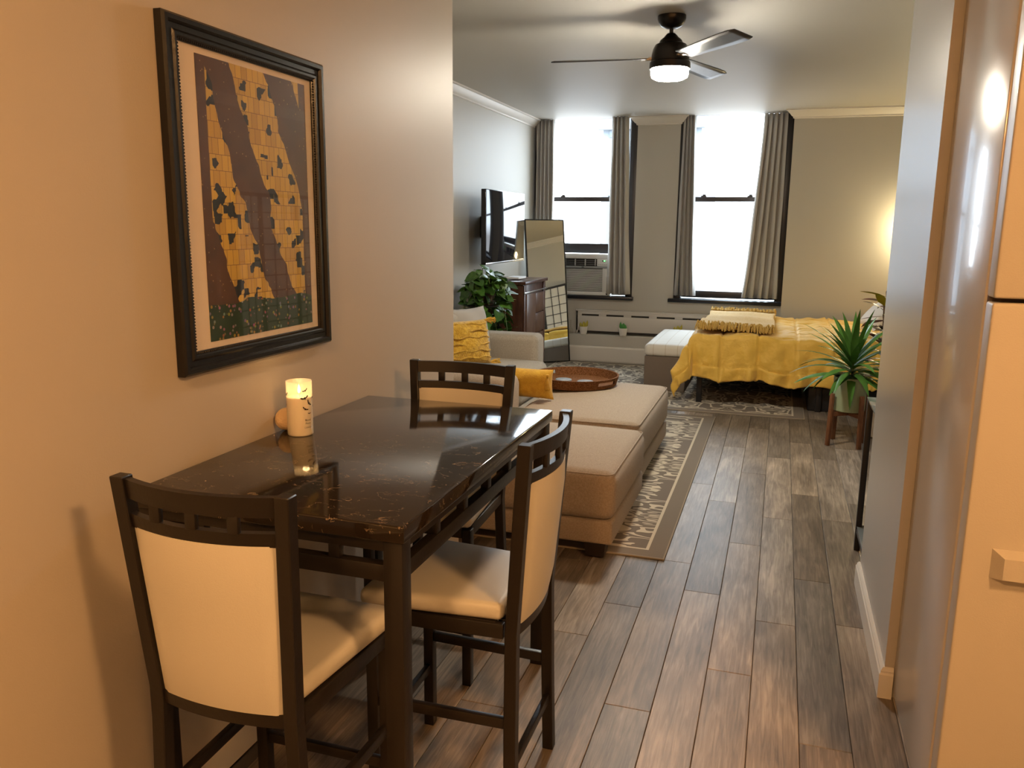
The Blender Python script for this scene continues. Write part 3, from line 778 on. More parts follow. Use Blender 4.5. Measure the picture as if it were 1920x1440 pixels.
# ------------------------------------------------------------------ upholstered ottomans
def cushion_fn(pz, side=0):
    def f(x, y, z, hx, hy, hz):
        px, py = 1-(x/hx)**2, 1-(y/hy)**2
        if z > 0: z += pz*px*py
        k = 1-(z/hz)**2 if abs(z) < hz else 0
        return (x*(1+side*k*py), y*(1+side*k*px), z)
    return f
def ottoman(x0, x1, y0, y1, label, zt):
    t = thing('ottoman', label, 'ottoman', ((x0+x1)/2, (y0+y1)/2, RZ), group='beige ottomans beside the sofa')
    hx, hy = (x1-x0)/2, (y1-y0)/2; z0 = .062
    TP(t, rbox(B(), (0, 0, (z0+.175)/2), (2*hx-.012, 2*hy-.012, .175-z0), .016, rs=2, n=(4, 4, 0)), 'base', 'sofa_fabric')
    TP(t, rbox(B(), (0, 0, (.172+zt)/2), (2*hx, 2*hy, zt-.172), .055, n=(8, 8, 2), rs=4, fn=cushion_fn(.030, .012)), 'cushion', 'sofa_fabric', 60)
    r = .05; pts = []
    for cx_, cy_, a0 in ((hx-r, hy-r, 0), (-hx+r, hy-r, 90), (-hx+r, -hy+r, 180), (hx-r, -hy+r, 270)):
        for a in range(0, 91, 18): pts.append((cx_+(r-.012)*math.cos(R(a0+a)), cy_+(r-.012)*math.sin(R(a0+a)), zt-.012))
    pts.append(pts[0])
    TP(t, tube(B(), pts, .0035, 6, False), 'piping', 'sofa_fabric')
    for sx in (-1, 1):
        for sy in (-1, 1):
            bm = B(); a = .050; b_ = .042
            lo_ = [bm.verts.new((sx*(hx-.085)+dx*b_, sy*(hy-.06)+dy*b_, 0)) for dx, dy in ((-1, -1), (1, -1), (1, 1), (-1, 1))]
            hi_ = [bm.verts.new((sx*(hx-.085)+dx*a, sy*(hy-.06)+dy*a, .066)) for dx, dy in ((-1, -1), (1, -1), (1, 1), (-1, 1))]
            for i in range(4): bm.faces.new((lo_[i], lo_[(i+1) % 4], hi_[(i+1) % 4], hi_[i]))
            bm.faces.new(lo_[::-1]); bm.faces.new(hi_)
            TP(t, bm, 'foot', 'dark_foot', 0)
    return t
ottoman(-1.52, -.64, 3.485, 4.37, 'beige upholstered ottoman beside the dining chairs with dark square feet', .405)
ottoman(-1.43, -.675, 4.40, 5.62, 'beige upholstered ottoman with the wicker tray on it', .420)

# ------------------------------------------------------------------ sofa
t = thing('sofa', 'beige fabric sofa with rounded arms along the living wall', 'sofa', (-2.2, 5.4, RZ))
def SB(lo, hi, r, name, m='sofa_grey', n=(4, 4, 2), fn=None, rs=4):
    o = finish(rb2(B(), lo, hi, r, n=n, rs=rs, fn=fn), name, m, t, 60); o.matrix_parent_inverse = Matrix.Translation(-Vector(t.location)); return o
SB((-2.66, 4.46, .09), (-1.66, 6.42, .22), .02, 'base')
SB((-2.68, 4.48, .10), (-2.44, 6.40, .76), .06, 'back')
SB((-2.60, 6.20, .10), (-1.80, 6.44, .645), .055, 'arm', n=(6, 2, 4))
SB((-2.60, 4.42, .10), (-1.445, 4.67, .640), .075, 'arm', 'sofa_fabric', n=(6, 2, 4))  # same sofa in a browner cloth, warm light on this arm put into colour
for y0, y1 in ((4.69, 5.43), (5.44, 6.195)):
    SB((-2.46, y0, .22), (-1.70, y1, .450), .055, 'seat_cushion', n=(6, 6, 2), fn=cushion_fn(.03, .01))
    SB((-2.47, y0+.01, .45), (-2.31, y1-.01, .84), .06, 'back_cushion', n=(2, 6, 6))
for x, y in ((-2.6, 4.54), (-1.75, 4.54), (-2.6, 6.32), (-1.86, 6.32)):
    SB((x-.04, y-.04, RZ+.001), (x+.04, y+.04, .10), .004, 'foot', 'dark_foot', n=(0, 0, 0), rs=1)

# throw pillows -----------------------------------------------------------
def pillow(name, label, loc, size, rot, m, seed=0, wrinkle=.006, cat='pillow'):
    w, h, th = size
    root = thing(name, label, cat, loc); root.rotation_euler = rot
    rnd = random.Random(seed); ph = [rnd.uniform(0, 6) for _ in range(6)]
    bm = B()
    for s in (-1, 1):
        def f(u, v):
            x, z = (u-.5)*2, (v-.5)*2
            e = max(0, (1-abs(x)**2.6))*max(0, (1-abs(z)**2.6)); y = s*th/2*e**.45
            y += s*wrinkle*e*(math.sin(5*x+ph[0]+2*z)+math.sin(7*z+ph[1]-3*x))
            k = 1-.06*(1-abs(z)**2)*abs(x)**3; k2 = 1-.06*(1-abs(x)**2)*abs(z)**3
            return (x*w/2*k, y, h/2+z*h/2*k2)
        if s > 0: sheet(bm, 18, 18, f)
        else: sheet(bm, 18, 18, lambda u, v: f(1-u, v))
    bmesh.ops.remove_doubles(bm, verts=bm.verts, dist=.0008)
    TP(root, bm, 'cover', m, 70)
    return root
p = pillow('throw_pillow', 'fluffy ribbed mustard pillow on the sofa below the potted pothos', (-2.165, 5.60, .478), (.44, .34, .17), (R(-14), 0, R(52)), 'mustard_fluffy', 3, .010)
bm = B()
for zz in (.05, .10, .15, .20, .25, .30):                   # raised tufted ribs
    for s in (-1, 1):
        pts = []
        for i in range(25):
            x = (i/24-.5)*2*.96; z = (zz-.17)/.17
            e = max(0, 1-abs(x)**2.6)*max(0, 1-abs(z)**2.6)
            pts.append((x*.21, s*(.085*e**.45+.001), zz+.006*math.sin(9*x+zz*40)))
        tube(bm, pts, .007, 6)
TP(p, bm, 'tufted_rib', 'mustard_fluffy', 80)
for sx in (-1, 1):
    for z in (.01, .33):
        bm = B()
        for i in range(16):
            a = random.uniform(-1, 1); tube(bm, [(sx*.205, 0, z), (sx*(.25), a*.02, z+random.uniform(-.02, .02)), (sx*(.285), a*.035, z+random.uniform(-.035, .02))], .003, 4)
        TP(p, bm, 'tassel', 'fluff')
p = pillow('throw_pillow', 'plain mustard pillow with a corner tassel leaning behind the sofa arm', (-1.435, 4.765, .455), (.335, .19, .12), (R(5), 0, R(-3)), 'mustard', 5, .003)
for sx in (1, -1):
    bm = B(); lathe(bm, [(0, .012), (.009, .008), (.011, 0), (.009, -.008), (0, -.012)], 10, (sx*.145, -.045, .160))
    for i in range(22):
        a = i/22*6.28; tube(bm, [(sx*.145+.006*math.cos(a), -.046+.006*math.sin(a), .150), (sx*.145+.012*math.cos(a), -.054+.010*math.sin(a), .118), (sx*.145+.017*math.cos(a+.3), -.054+.014*math.sin(a), .075)], .0022, 4)
    TP(p, bm, 'tassel', 'mustard')
pillow('throw_pillow', 'plain light grey pillow on the sofa behind the fluffy mustard one', (-2.235, 5.945, .478), (.42, .40, .13), (R(-12), 0, R(70)), 'grey_pillow', 8)

# tray and coasters ---------------------------------------------------------
tx, ty, tz = -1.262, 5.30, RZ+.420+.034
t = thing('serving_tray', 'oval brown woven tray with two handle slots on the ottoman', 'tray', (tx, ty, tz))
TP(t, lathe(B(), [(0, 0), (.27, 0), (.271, .008), (0, .008)], 48), 'base', 'wicker')
bm = B(); n = 64; rings = []
def slot(i):
    a = 360*i/n; return any(abs((a-c_+180) % 360-180) < 15 for c_ in (332, 152))
prf = [(.272, .0), (.288, .060), (.278, .060), (.262, .008)]
for i in range(n):
    a = 2*math.pi*i/n; rings.append([[(r_*math.cos(a), r_*math.sin(a), z_) for r_, z_ in [(.272, 0), (.277, .022), (.285, .045), (.289, .062), (.277, .062), (.273, .045), (.267, .022), (.262, .006)]]])
vs = [[bm.verts.new(p_) for p_ in r_[0]] for r_ in rings]
for i in range(n):
    a, b = vs[i], vs[(i+1) % n]; hole = slot(i+.5)
    for j in range(8):
        if hole and j in (1, 5): continue
        bm.faces.new((a[j], b[j], b[(j+1) % 8], a[(j+1) % 8]))
    if hole:
        bm.faces.new((a[1], b[1], b[6], a[6])); bm.faces.new((a[2], a[5], b[5], b[2]))
TP(t, bm, 'rim', 'wicker', 50)
t.scale = (1.0, 1.02, 1)
for i, (dx, dy, lb) in enumerate(((-.085, .0, 'round grey stone coaster in the tray, nearer the sofa'), (.07, -.02, 'round grey stone coaster in the tray, nearer the bed'))):
    o = finish(lathe(B(), [(0, 0), (.052, 0), (.055, .003), (.055, .009), (.052, .012), (0, .012)], 28), 'coaster', 'coaster', loc=(tx+dx, ty+dy, tz+.009))
    tag(o, lb, 'coaster', 'coasters in the wicker tray')

# ------------------------------------------------------------------ bench
t = thing('storage_bench', 'long brown storage bench with white plaid padded lid at the bed foot', 'bench', (-.955, 8.13, RZ))
TP(t, rbox(B(), (0, 0, .16), (.378, 1.22, .32), .006, rs=2), 'body', 'bench_body')
TP(t, rbox(B(), (0, 0, .376), (.392, 1.235, .112), .040, n=(5, 10, 1), rs=4, fn=cushion_fn(.012)), 'padded_lid', 'plaid_linen', 60)

# ------------------------------------------------------------------ bed
BX0, BX1, BY0, BY1, BZ = -.66, 1.38, 7.08, 8.76, .585
t = thing('bed', 'bed with black metal frame and tall mattress under a mustard comforter', 'bed', ((BX0+BX1)/2, (BY0+BY1)/2, 0))
def BP(bm, name, m, s=35):
    o = finish(bm, name, m, t, s); o.matrix_parent_inverse = Matrix.Translation(-Vector(t.location)); return o
BP(rb2(B(), (BX0+.03, BY0+.05, .30), (BX1, BY1-.02, BZ-.015), .05, n=(4, 4, 1), rs=3), 'mattress', 'white_linen', 60)
bm = B()
rb2(bm, (BX0+.03, BY0+.05, .22), (BX1, BY0+.08, .295), .004); rb2(bm, (BX0+.03, BY1-.05, .22), (BX1, BY1-.02, .295), .004)
rb2(bm, (BX0+.03, BY0+.085, .22), (BX0+.06, BY1-.055, .295), .004); rb2(bm, (BX1-.03, BY0+.085, .22), (BX1, BY1-.055, .295), .004)
BP(bm, 'side_rail', 'bed_black')
for i in range(11):
    x = BX0+.10+i*.19
    BP(rb2(B(), (x, BY0+.085, .27), (x+.07, BY1-.055, .29), .003), 'slat', 'bed_black')
for x in (BX0+.035, .35, BX1-.06):
    for y in (BY0+.05, BY1-.09):
        BP(rb2(B(), (x, y, RZ if x < .2 else 0.0), (x+.045, y+.045, .225), .003), 'leg', 'bed_black')
BP(rb2(B(), (BX1+.01, BY0+.02, 0), (BX1+.06, BY1, .62), .015, n=(0, 4, 4), rs=2), 'headboard', 'bed_black')
# black box added as a guess to account for the dark under the bed
o = finish(rb2(B(), (.29, 7.16, 0.0), (.95, 8.2, .20), .01), 'under_bed_dark', 'bed_black'); tag(o, 'black low box added to stand for the dark under the bed', 'box')

# comforter: draped over the near side and the foot
def drape(a_max, b_max, top, x_foot, y_near, x_head, y_far, nu=110, nv=84):
    Lx, Ly = (x_head-x_foot)+a_max, (y_far-y_near)+b_max
    def f(u, v):
        sx, sy = x_head-u*Lx, y_far-v*Ly
        hang = b_max*(1+.035*math.sin(4.2*sx+.6)+.03*math.sin(11*sx))
        a = max(0, x_foot-sx); b = max(0, y_near-sy)*hang/b_max
        d = math.hypot(a, b); drop = d
        x, y = max(sx, x_foot), max(sy, y_near)
        r = .035; z = top
        z += .012*math.sin(6*sx+1.3*math.sin(4*sy))*math.sin(5*sy+.7) + .007*math.sin(15*sx+11*sy+2*math.sin(9*sy)) + .006*math.sin(31*sx-13*sy)*math.sin(9*sx+17*sy)
        q = min(abs(((sx-.02)/.30) % 1-.5)*2, abs(((sy-.05)/.30) % 1-.5)*2)
        seam = -.016*max(0, 1-q/.09)**.7 if q < .09 else .004*math.sin(38*sx+5*sy)*math.sin(9*sy+3*sx)
        z += seam
        if d > 1e-6:
            na, nb = a/d, b/d
            if d < r*1.57:
                th = d/r; out = r*math.sin(th); zz = r*(1-math.cos(th))
            else: out = r; zz = r + (d-r*1.57)
            z -= zz
            if z < .03: z = .03
            fl = min(1, zz/.30)
            wob = fl*(.022*math.sin(23*sx+2*math.sin(5*sx)+3*sy) + .012*math.sin(47*sx+9*sy) + .008*math.sin(31*sx-26*sy) + .006*math.sin(88*sx+6*math.sin(7*sx))*max(0, 1-zz/.22))*nb + fl*.014*math.sin(17*sy+1)*na + seam*.8
            fan = (.05*fl + .26*fl*min(na, nb)*1.4)
            x -= na*(out+wob+fan*(.6 if nb > .2 else .15)); y -= nb*(out+wob+fan*.6)
        return (x, y, z)
    return f
o = finish(sheet(B(), 220, 170, drape(.36, .40, BZ+.028, BX0, BY0, BX1-.05, BY1+.0)), 'comforter', 'comforter', smooth=80)
solid(o, .014, -1); tag(o, 'mustard yellow quilted comforter spread over the bed', 'comforter')

# throw blanket with fringes
TX_0, TX_1, TY_0, TY_1 = -.655, -.02, 7.20, 8.66
t = thing('throw_blanket', 'pale gold throw folded across the bed foot with knotted fringe', 'blanket', ((TX_0+TX_1)/2, (TY_0+TY_1)/2, BZ+.05))
lx, ly = (TX_1-TX_0)/2, (TY_1-TY_0)/2
def tz_(x, y): return .012*math.sin(7*x+1)*math.sin(4*y) + .008*math.sin(15*y+5*x) + .006
bm = B(); rbox(bm, (0, 0, .012), (2*lx, 2*ly, .030), .012, n=(22, 40, 0), rs=2, fn=lambda x, y, z, hx, hy, hz: (x*(1-.03*math.sin(5*y)), y+.012*math.sin(11*x), z+tz_(x, y)))
TP(t, bm, 'blanket', 'throw', 80)
for s in (-1, 1):
    bm = B()
    for i in range(150):
        x = -lx*.98 + 2*lx*.98*random.random(); y = s*(ly-.02-random.random()*.03); z = .035+tz_(x, y)
        L = random.uniform(.05, .11); dx = random.uniform(-.03, .03)
        tube(bm, [(x, y, z), (x+dx*.3, y+s*L*.4, z+random.uniform(.0, .03)), (x+dx*.8, y+s*L*.8, z+random.uniform(-.025, .015)), (x+dx, y+s*L, z-random.uniform(.02, .045))], [.006, .007, .006, .004], 5)
    f_ = TP(t, bm, 'fringe', 'fringe'); f_['kind'] = 'stuff'

# bed pillows
pillow('bed_pillow', 'plump white pillow standing at the head of the bed', (.735, 7.66, BZ+.085), (.60, .40, .17), (R(-48), 0, R(-84)), 'white_linen', 4)
pillow('bed_pillow', 'small mustard pillow lying beside the white bed pillow', (.86, 7.13, BZ+.075), (.34, .24, .12), (R(-40), 0, R(-80)), 'mustard', 6)

# ------------------------------------------------------------------ plant stand + dracaena
sxp, syp = .520, 6.10
t = thing('plant_stand', 'four legged walnut plant stand under the green pot', 'plant stand', (sxp, syp, 0), R(-13))
for i in range(4):
    a = R(45+90*i); x, y = .138*math.cos(a), .138*math.sin(a)
    TP(t, bar(B(), (x*1.06, y*1.06, 0), (x*.99, y*.99, .375), .030, .022, up=(math.cos(a), math.sin(a), 0)), 'leg', 'stand_wood')
for i in range(2):
    a = R(45+90*i); x, y = .128*math.cos(a), .128*math.sin(a)
    TP(t, bar(B(), (-x, -y, .228+i*.0), (x, y, .228), .022, .034 if i == 0 else .030), 'cross_bar', 'stand_wood')
t = thing('potted_dracaena', 'leafy dracaena in a sage green pot on the walnut stand', 'plant', (sxp, syp, .247))
TP(t, lathe(B(), [(0, 0), (.098, 0), (.106, .006), (.112, .235), (.110, .240), (.102, .238), (.100, .200), (0, .200)], 40), 'pot', 'pot_green')
TP(t, lathe(B(), [(0, .214), (.060, .212), (.1005, .205)], 24), 'soil', 'soil')
TP(t, tube(B(), [(0, 0, .205), (.004, 0, .28), (0, .004, .37)], [.014, .012, .009], 10), 'stem', 'stem_green')
def blade_leaf(bm, base, az, el, L, w, droop, n=9, twist=0):
    p = Vector(base); h = Vector((math.cos(az), math.sin(az), 0)); side = Vector((-math.sin(az), math.cos(az), 0))
    e = el; prev = None
    for i in range(n+1):
        u = i/n; ww = w*(math.sin(math.pi*min(1, .12+u*.88)**.75)+.0) if u < 1 else .0005
        ww = max(.0008, w*(min(1, .35+u*2.2))*(1-u**2.6))
        d = h*math.cos(e)+Vector((0, 0, math.sin(e))); nrm = side.cross(d)
        s2 = side*math.cos(twist*u)+nrm*math.sin(twist*u)
        row = [bm.verts.new(p-s2*ww+nrm*-ww*.35), bm.verts.new(p), bm.verts.new(p+s2*ww-nrm*ww*.35)]
        row[1].co = p - (-nrm)*0 + (-1)*nrm*(-.0)
        row[0].co = p - s2*ww - nrm*(-ww*.22); row[2].co = p + s2*ww - nrm*(-ww*.22)
        if prev:
            for k_ in range(2): bm.faces.new((prev[k_], prev[k_+1], row[k_+1], row[k_]))
        prev = row; p = p + d*(L/n); e -= droop/n
    return bm
rnd = random.Random(12)
for i in range(58):
    az = i*2.39996 + rnd.uniform(-.2, .2); tt = i/57
    el = R(2 + 84*tt**1.5 + rnd.uniform(-8, 8)); L = rnd.uniform(.33, .45)*(1 if tt < .8 else .85)
    dr = R(rnd.uniform(45, 85))*(1.1-tt*.75)
    o = finish(blade_leaf(B(), (.008*math.cos(az), .008*math.sin(az), .24+.14*tt), az, el, L, rnd.uniform(.030, .037)*(1-.25*tt), dr, twist=rnd.uniform(-.5, .5)), 'leaf', 'leaf_dracaena', t, 60)

# croton behind it
t = thing('croton_plant', 'croton with dark red and yellow leaves in a low pot beside the bed', 'plant', (.745, 6.46, 0))
TP(t, lathe(B(), [(0, 0), (.10, 0), (.115, .01), (.135, .25), (.128, .25), (.12, .21), (0, .21)], 32), 'pot', 'ceramic_white')
TP(t, lathe(B(), [(0, .225), (.122, .215)], 24), 'soil', 'soil')
TP(t, tube(B(), [(0, 0, .20), (.01, .01, .6), (-.02, 0, 1.02)], [.013, .011, .007], 8), 'stem', 'stem_brown')
for i in range(48):
    az = i*2.39996; tt = i/47; z = .42+.62*tt
    el = R(rnd.uniform(-15, 35)+30*tt**3); m_ = 'leaf_yellow' if i in (3, 7, 8, 14, 21, 26, 31, 36, 39, 41, 44, 46) else 'leaf_red'
    finish(blade_leaf(B(), (.012*math.cos(az), .012*math.sin(az), z), az, el, rnd.uniform(.17, .25), rnd.uniform(.026, .038), R(rnd.uniform(20, 60)), 7, rnd.uniform(-.6, .6)), 'leaf', m_, t, 60)

# ------------------------------------------------------------------ console table past the partition
t = thing('console_table', 'thin black legged console table with grey glass top behind the partition wall', 'table', (.92, 3.83, 0))
TP(t, rbox(B(), (0, 0, .735), (1.0, .41, .012), .002), 'table_top', 'console_glass')
for sx in (-1, 1):
    for sy in (-1, 1):
        TP(t, rbox(B(), (sx*.485, sy*.19, .3645), (.026, .026, .729), .002), 'leg', 'bed_black')
    TP(t, rbox(B(), (sx*.485, 0, .10), (.020, .354, .020), .002), 'stretcher', 'bed_black')
for sy in (-1, 1): TP(t, rbox(B(), (0, sy*.19, .715), (.944, .02, .02), .002), 'apron_rail', 'bed_black')
TP(t, rbox(B(), (0, 0, .116), (.99, .40, .010), .002), 'shelf', 'console_glass')

# ------------------------------------------------------------------ dresser
DX0, DX1, DY0, DY1, DZ = -2.69, -2.235, 7.22, 7.93, .99
t = thing('dresser', 'dark brown wooden dresser with a sliding barn door rail under the television', 'dresser', ((DX0+DX1)/2, (DY0+DY1)/2, RZ))
def DP(bm, name, m, par=None):
    o = finish(bm, name, m, par or t)
    if not par: o.matrix_parent_inverse = Matrix.Translation(-Vector(t.location))
    return o
DP(rb2(B(), (DX0, DY0, .05), (DX1, DY1, DZ-.024), .004), 'body', 'dresser_wood')
DP(rb2(B(), (DX0-.005, DY0-.025, DZ-.024), (DX1+.03, DY1+.025, DZ+.006), .005), 'top', 'dresser_wood')
for y in (DY0, DY1-.06):
    DP(rb2(B(), (DX1+.0005, y, .05), (DX1+.012, y+.06, DZ-.03), .003), 'corner_post', 'dresser_wood')
DP(rb2(B(), (DX0, DY0, .011), (DX1, DY1, .052), .003), 'plinth', 'dresser_wood')
DP(rb2(B(), (DX1+.016, DY0-.02, DZ-.105), (DX1+.022, DY1+.03, DZ-.092), .002), 'door_rail', 'steel_bar')
dr = DP(rb2(B(), (DX1+.001, DY0+.065, .08), (DX1+.018, DY0+.36, DZ-.115), .004), 'sliding_door', 'dresser_front')
for y in (DY0+.11, DY0+.31):
    h_ = finish(rb2(B(), (DX1+.020, y-.012, DZ-.24), (DX1+.026, y+.012, DZ-.075), .002), 'hanger_strap', 'iron', dr); h_.matrix_parent_inverse = Matrix.Translation(-Vector(t.location))
h_ = finish(rb2(B(), (DX1+.019, DY0+.30, .45), (DX1+.032, DY0+.325, .60), .003), 'door_pull', 'iron', dr); h_.matrix_parent_inverse = Matrix.Translation(-Vector(t.location))
for i in range(4):
    z0 = .09+i*.197
    d_ = DP(rb2(B(), (DX1+.001, DY0+.375, z0), (DX1+.014, DY1-.065, z0+.185), .004), 'drawer', 'dresser_front')
    kb = B(); lathe(kb, [(0, 0), (.016, .0), (.016, .006), (.008, .012), (.014, .022), (0, .028)], 14)
    bmesh.ops.rotate(kb, verts=kb.verts, matrix=Matrix.Rotation(R(90), 3, 'Y')); bmesh.ops.translate(kb, verts=kb.verts, vec=(DX1+.014, (DY0+.375+DY1-.065)/2, z0+.092))
    kn = finish(kb, 'knob', 'iron', d_); kn.matrix_parent_inverse = Matrix.Translation(-Vector(t.location))
o = finish(rb2(B(), (-2.46, 7.38, DZ+.016), (-2.33, 7.62, DZ+.034), .005), 'media_box', 'white_plastic'); tag(o, 'slim white media box on top of the dresser', 'box')
for y in (7.42, 7.58):
    pass

# ------------------------------------------------------------------ television
t = thing('television', 'large flat television on an arm bracket over the dresser', 'television', (-2.495, 7.425, 1.485), R(0))
TP(t, rbox(B(), (0, 0, 0), (.045, 1.135, .655), .006, rs=2), 'casing', 'tv_black')
TP(t, rbox(B(), (.0235, 0, .006), (.002, 1.118, .630), .0009), 'screen', 'tv_screen')
TP(t, rbox(B(), (.0225, 0, -.318), (.004, 1.13, .012), .001), 'bottom_bezel', 'steel_bar')
TP(t, rbox(B(), (-.045, 0, 0), (.04, .60, .42), .006), 'rear_housing', 'tv_black')
TP(t, rbox(B(), (-.140, 0, 0), (.150, .12, .20), .004), 'wall_bracket', 'iron')

# ------------------------------------------------------------------ leaning mirror
BRc, s_, nrm = Vector((-2.180, 8.85, RZ)), .235, Vector((.66, -.75, 0)).normalized()
ed = Vector((.75, .66, 0)).normalized(); wm, hm = .478, 1.575
up_m = (Vector((0, 0, 1))*math.sqrt(hm**2-s_**2) - nrm*s_)/hm
nm_ = ed.cross(up_m).normalized()
if nm_.dot(nrm) < 0: nm_ = -nm_
Mm = Matrix((ed, nm_, up_m)).transposed().to_4x4(); Mm.translation = BRc - ed*wm/2 + nm_*.0 + Vector((0, 0, .004))
t = thing('floor_mirror', 'tall leaning floor mirror with thin black frame in the window corner', 'mirror'); t.matrix_world = Mm
TP(t, box(B(), (-wm/2+.008, -.012, .008), (wm/2-.008, .002, hm-.008)), 'mirror_glass', 'mirror', 0)
for a, b in (((-wm/2, 0), (-wm/2+.012, hm)), ((wm/2-.012, 0), (wm/2, hm))):
    TP(t, rb2(B(), (a[0], -.022, a[1]), (b[0], .008, b[1]), .002), 'frame_bar', 'frame_black')
for a, b in (((-wm/2+.012, 0), (wm/2-.012, .012)), ((-wm/2+.012, hm-.012), (wm/2-.012, hm))):
    TP(t, rb2(B(), (a[0], -.022, a[1]), (b[0], .008, b[1]), .002), 'frame_bar', 'frame_black')

# ------------------------------------------------------------------ air conditioner
AX0, AX1, AZ0, AZ1, AY = -2.42, -1.80, .740, 1.20, 9.06
t = thing('air_conditioner', 'white window air conditioner with green display on the black sill', 'air conditioner', ((AX0+AX1)/2, 9.2, AZ0))
def AP(bm, name, m, par=None, s=35):
    o = finish(bm, name, m, par or t, s); o.matrix_parent_inverse = Matrix.Translation(-Vector(t.location)); return o
AP(rb2(B(), (AX0+.01, 9.13, AZ0+.002), (AX1-.01, 9.55, AZ1-.01), .006), 'chassis', 'ac_white')
bm = B()
rb2(bm, (AX0, AY, AZ1-.055), (AX1, 9.14, AZ1), .010, rs=2)                                   # top band
rb2(bm, (AX0, AY, AZ0), (AX1, 9.14, AZ0+.042), .008, rs=2)                                  # bottom band
rb2(bm, (AX0, AY, AZ0+.04), (AX0+.03, 9.14, AZ1-.05), .004); rb2(bm, (AX1-.035, AY, AZ0+.04), (AX1, 9.14, AZ1-.05), .004)
rb2(bm, (AX1-.150, AY+.003, AZ1-.135), (AX1-.03, 9.14, AZ1-.05), .004)
rb2(bm, (AX1-.085, AY+.006, AZ0+.04), (AX1-.03, 9.14, AZ1-.155), .004)
AP(bm, 'front_panel', 'ac_white')
AP(rb2(B(), (AX0+.02, AY+.055, AZ0+.03), (AX1-.02, AY+.07, AZ1-.03), .002), 'backing', 'ac_dark')
AP(rb2(B(), (AX0+.028, AY+.002, AZ1-.158), (AX1-.033, 9.12, AZ1-.136), .003), 'trim_strip', 'ac_grey')
AP(rb2(B(), ((AX0+AX1)/2-.014, AY-.0005, AZ1-.152), ((AX0+AX1)/2+.014, AY+.004, AZ1-.142), .001), 'logo', 'ac_dark')
for i in range(3):
    z = AZ1-.120+i*.021
    AP(rb2(B(), (AX0+.03, AY+.010, z), (AX1-.15, AY+.050, z+.004), .001), 'air_vane', 'ac_grey')
for i in range(4):
    x = AX0+.10+i*.115
    AP(rb2(B(), (x, AY+.004, AZ1-.130), (x+.006, AY+.045, AZ1-.060), .001), 'air_vane', 'ac_white')
for i in range(20):
    z = AZ0+.050+i*.0124
    AP(box(B(), (AX0+.03, AY+.004, z), (AX1-.085, AY+.030, z+.0062)), 'grille_slat', 'ac_white', None, 0)
AP(rb2(B(), (AX1-.090, AY-.0005, AZ1-.082), (AX1-.052, AY+.004, AZ1-.066), .001), 'display', 'ac_dark')
AP(rb2(B(), (AX1-.074, AY-.0015, AZ1-.079), (AX1-.056, AY+.002, AZ1-.069), .0005), 'display_digits', 'ac_led')
AP(rb2(B(), (AX1-.002, 9.18, AZ0+.004), (-1.632, 9.20, AZ1+.04), .003), 'side_filler', 'ac_white')
for i in range(5): AP(rb2(B(), (AX1-.135+i*.021, AY+.001, AZ1-.118), (AX1-.121+i*.021, AY+.005, AZ1-.113), .0008), 'button', 'ac_grey')
AP(rb2(B(), (AX1-.040, AY-.001, AZ0+.012), (AX1-.022, AY+.003, AZ0+.030), .001), 'sticker', 'ac_dark')

# ------------------------------------------------------------------ radiator cover
t = thing('radiator_cover', 'long white slotted radiator cover below the windows', 'radiator cover', (-1.43, 9.05, .312))
def RP(bm, name, m):
    o = finish(bm, name, m, t); o.matrix_parent_inverse = Matrix.Translation(-Vector(t.location)); return o
RX0, RX1 = -2.165, -.70
bm = B(); xs = [RX0+.062+i*.281 for i in range(5)]; sl = .197
rb2(bm, (RX0, 9.035, .345), (RX1, 9.05, .512), .002); rb2(bm, (RX0, 9.035, .532), (RX1, 9.05, .565), .002)
edges = [RX0] + [v for x in xs for v in (x, x+sl)] + [RX1]
for a, b in zip(edges[::2], edges[1::2]): rb2(bm, (a, 9.035, .510), (b, 9.05, .534), .001)
rb2(bm, (RX0, 9.035, .312), (RX0+.02, 9.098, .565), .002); rb2(bm, (RX1-.02, 9.035, .312), (RX1, 9.098, .565), .002)
RP(bm, 'front_panel', 'radiator')
RP(rb2(B(), (RX0-.008, 9.028, .565), (RX1+.008, 9.098, .580), .004), 'top_panel', 'radiator')
RP(rb2(B(), (RX0+.02, 9.06, .32), (RX1-.02, 9.07, .56), .002), 'backing', 'slot')

# cactus pots and glass bottle on the ledge
def cactus(x, label, m, lobes, z=.31, y=8.983):
    t = thing('potted_cactus', label, 'cactus', (x, y-.005, z+.0005), group='small cacti on the window ledge')
    TP(t, lathe(B(), [(0, 0), (.034, 0), (.037, .004), (.050, .088), (.046, .088), (.043, .075), (0, .075)], 28), 'pot', 'ceramic_white')
    TP(t, lathe(B(), [(0, .080), (.044, .078)], 20), 'soil', 'soil')
    for (dx, dy, h, r, lean) in lobes:
        bm = B(); n = 8
        pts = [(dx+lean*(i/n)**1.5, dy, .075+h*i/n) for i in range(n+1)]
        tube(bm, pts, [r*(.75+.25*math.sin(math.pi*min(1, i/n*1.2)))*(1 if i < n-1 else .55 if i < n else .12) for i in range(n+1)], 10)
        TP(t, bm, 'stem', m)
lob = lambda s: [(-.026*s, 0, .055, .016, -.012), (0, .01, .068, .017, .002), (.024*s, -.006, .060, .016, .010), (.004, -.022, .045, .015, 0), (.036*s, .012, .082, .011, .006)]
cactus(-2.065, 'yellow green cactus in a white pot beside the glass bottle', 'cactus_yellow', lob(1))
cactus(-1.615, 'bright green cactus in a white pot midway along the ledge', 'cactus_green', lob(-1))
cactus(-1.02, 'yellow green cactus in a white pot behind the storage bench', 'cactus_yellow', lob(1))
t = thing('glass_bottle', 'small clear glass bottle on the ledge at the end of the radiator cover', 'bottle', (-2.215, 8.985, .3105))
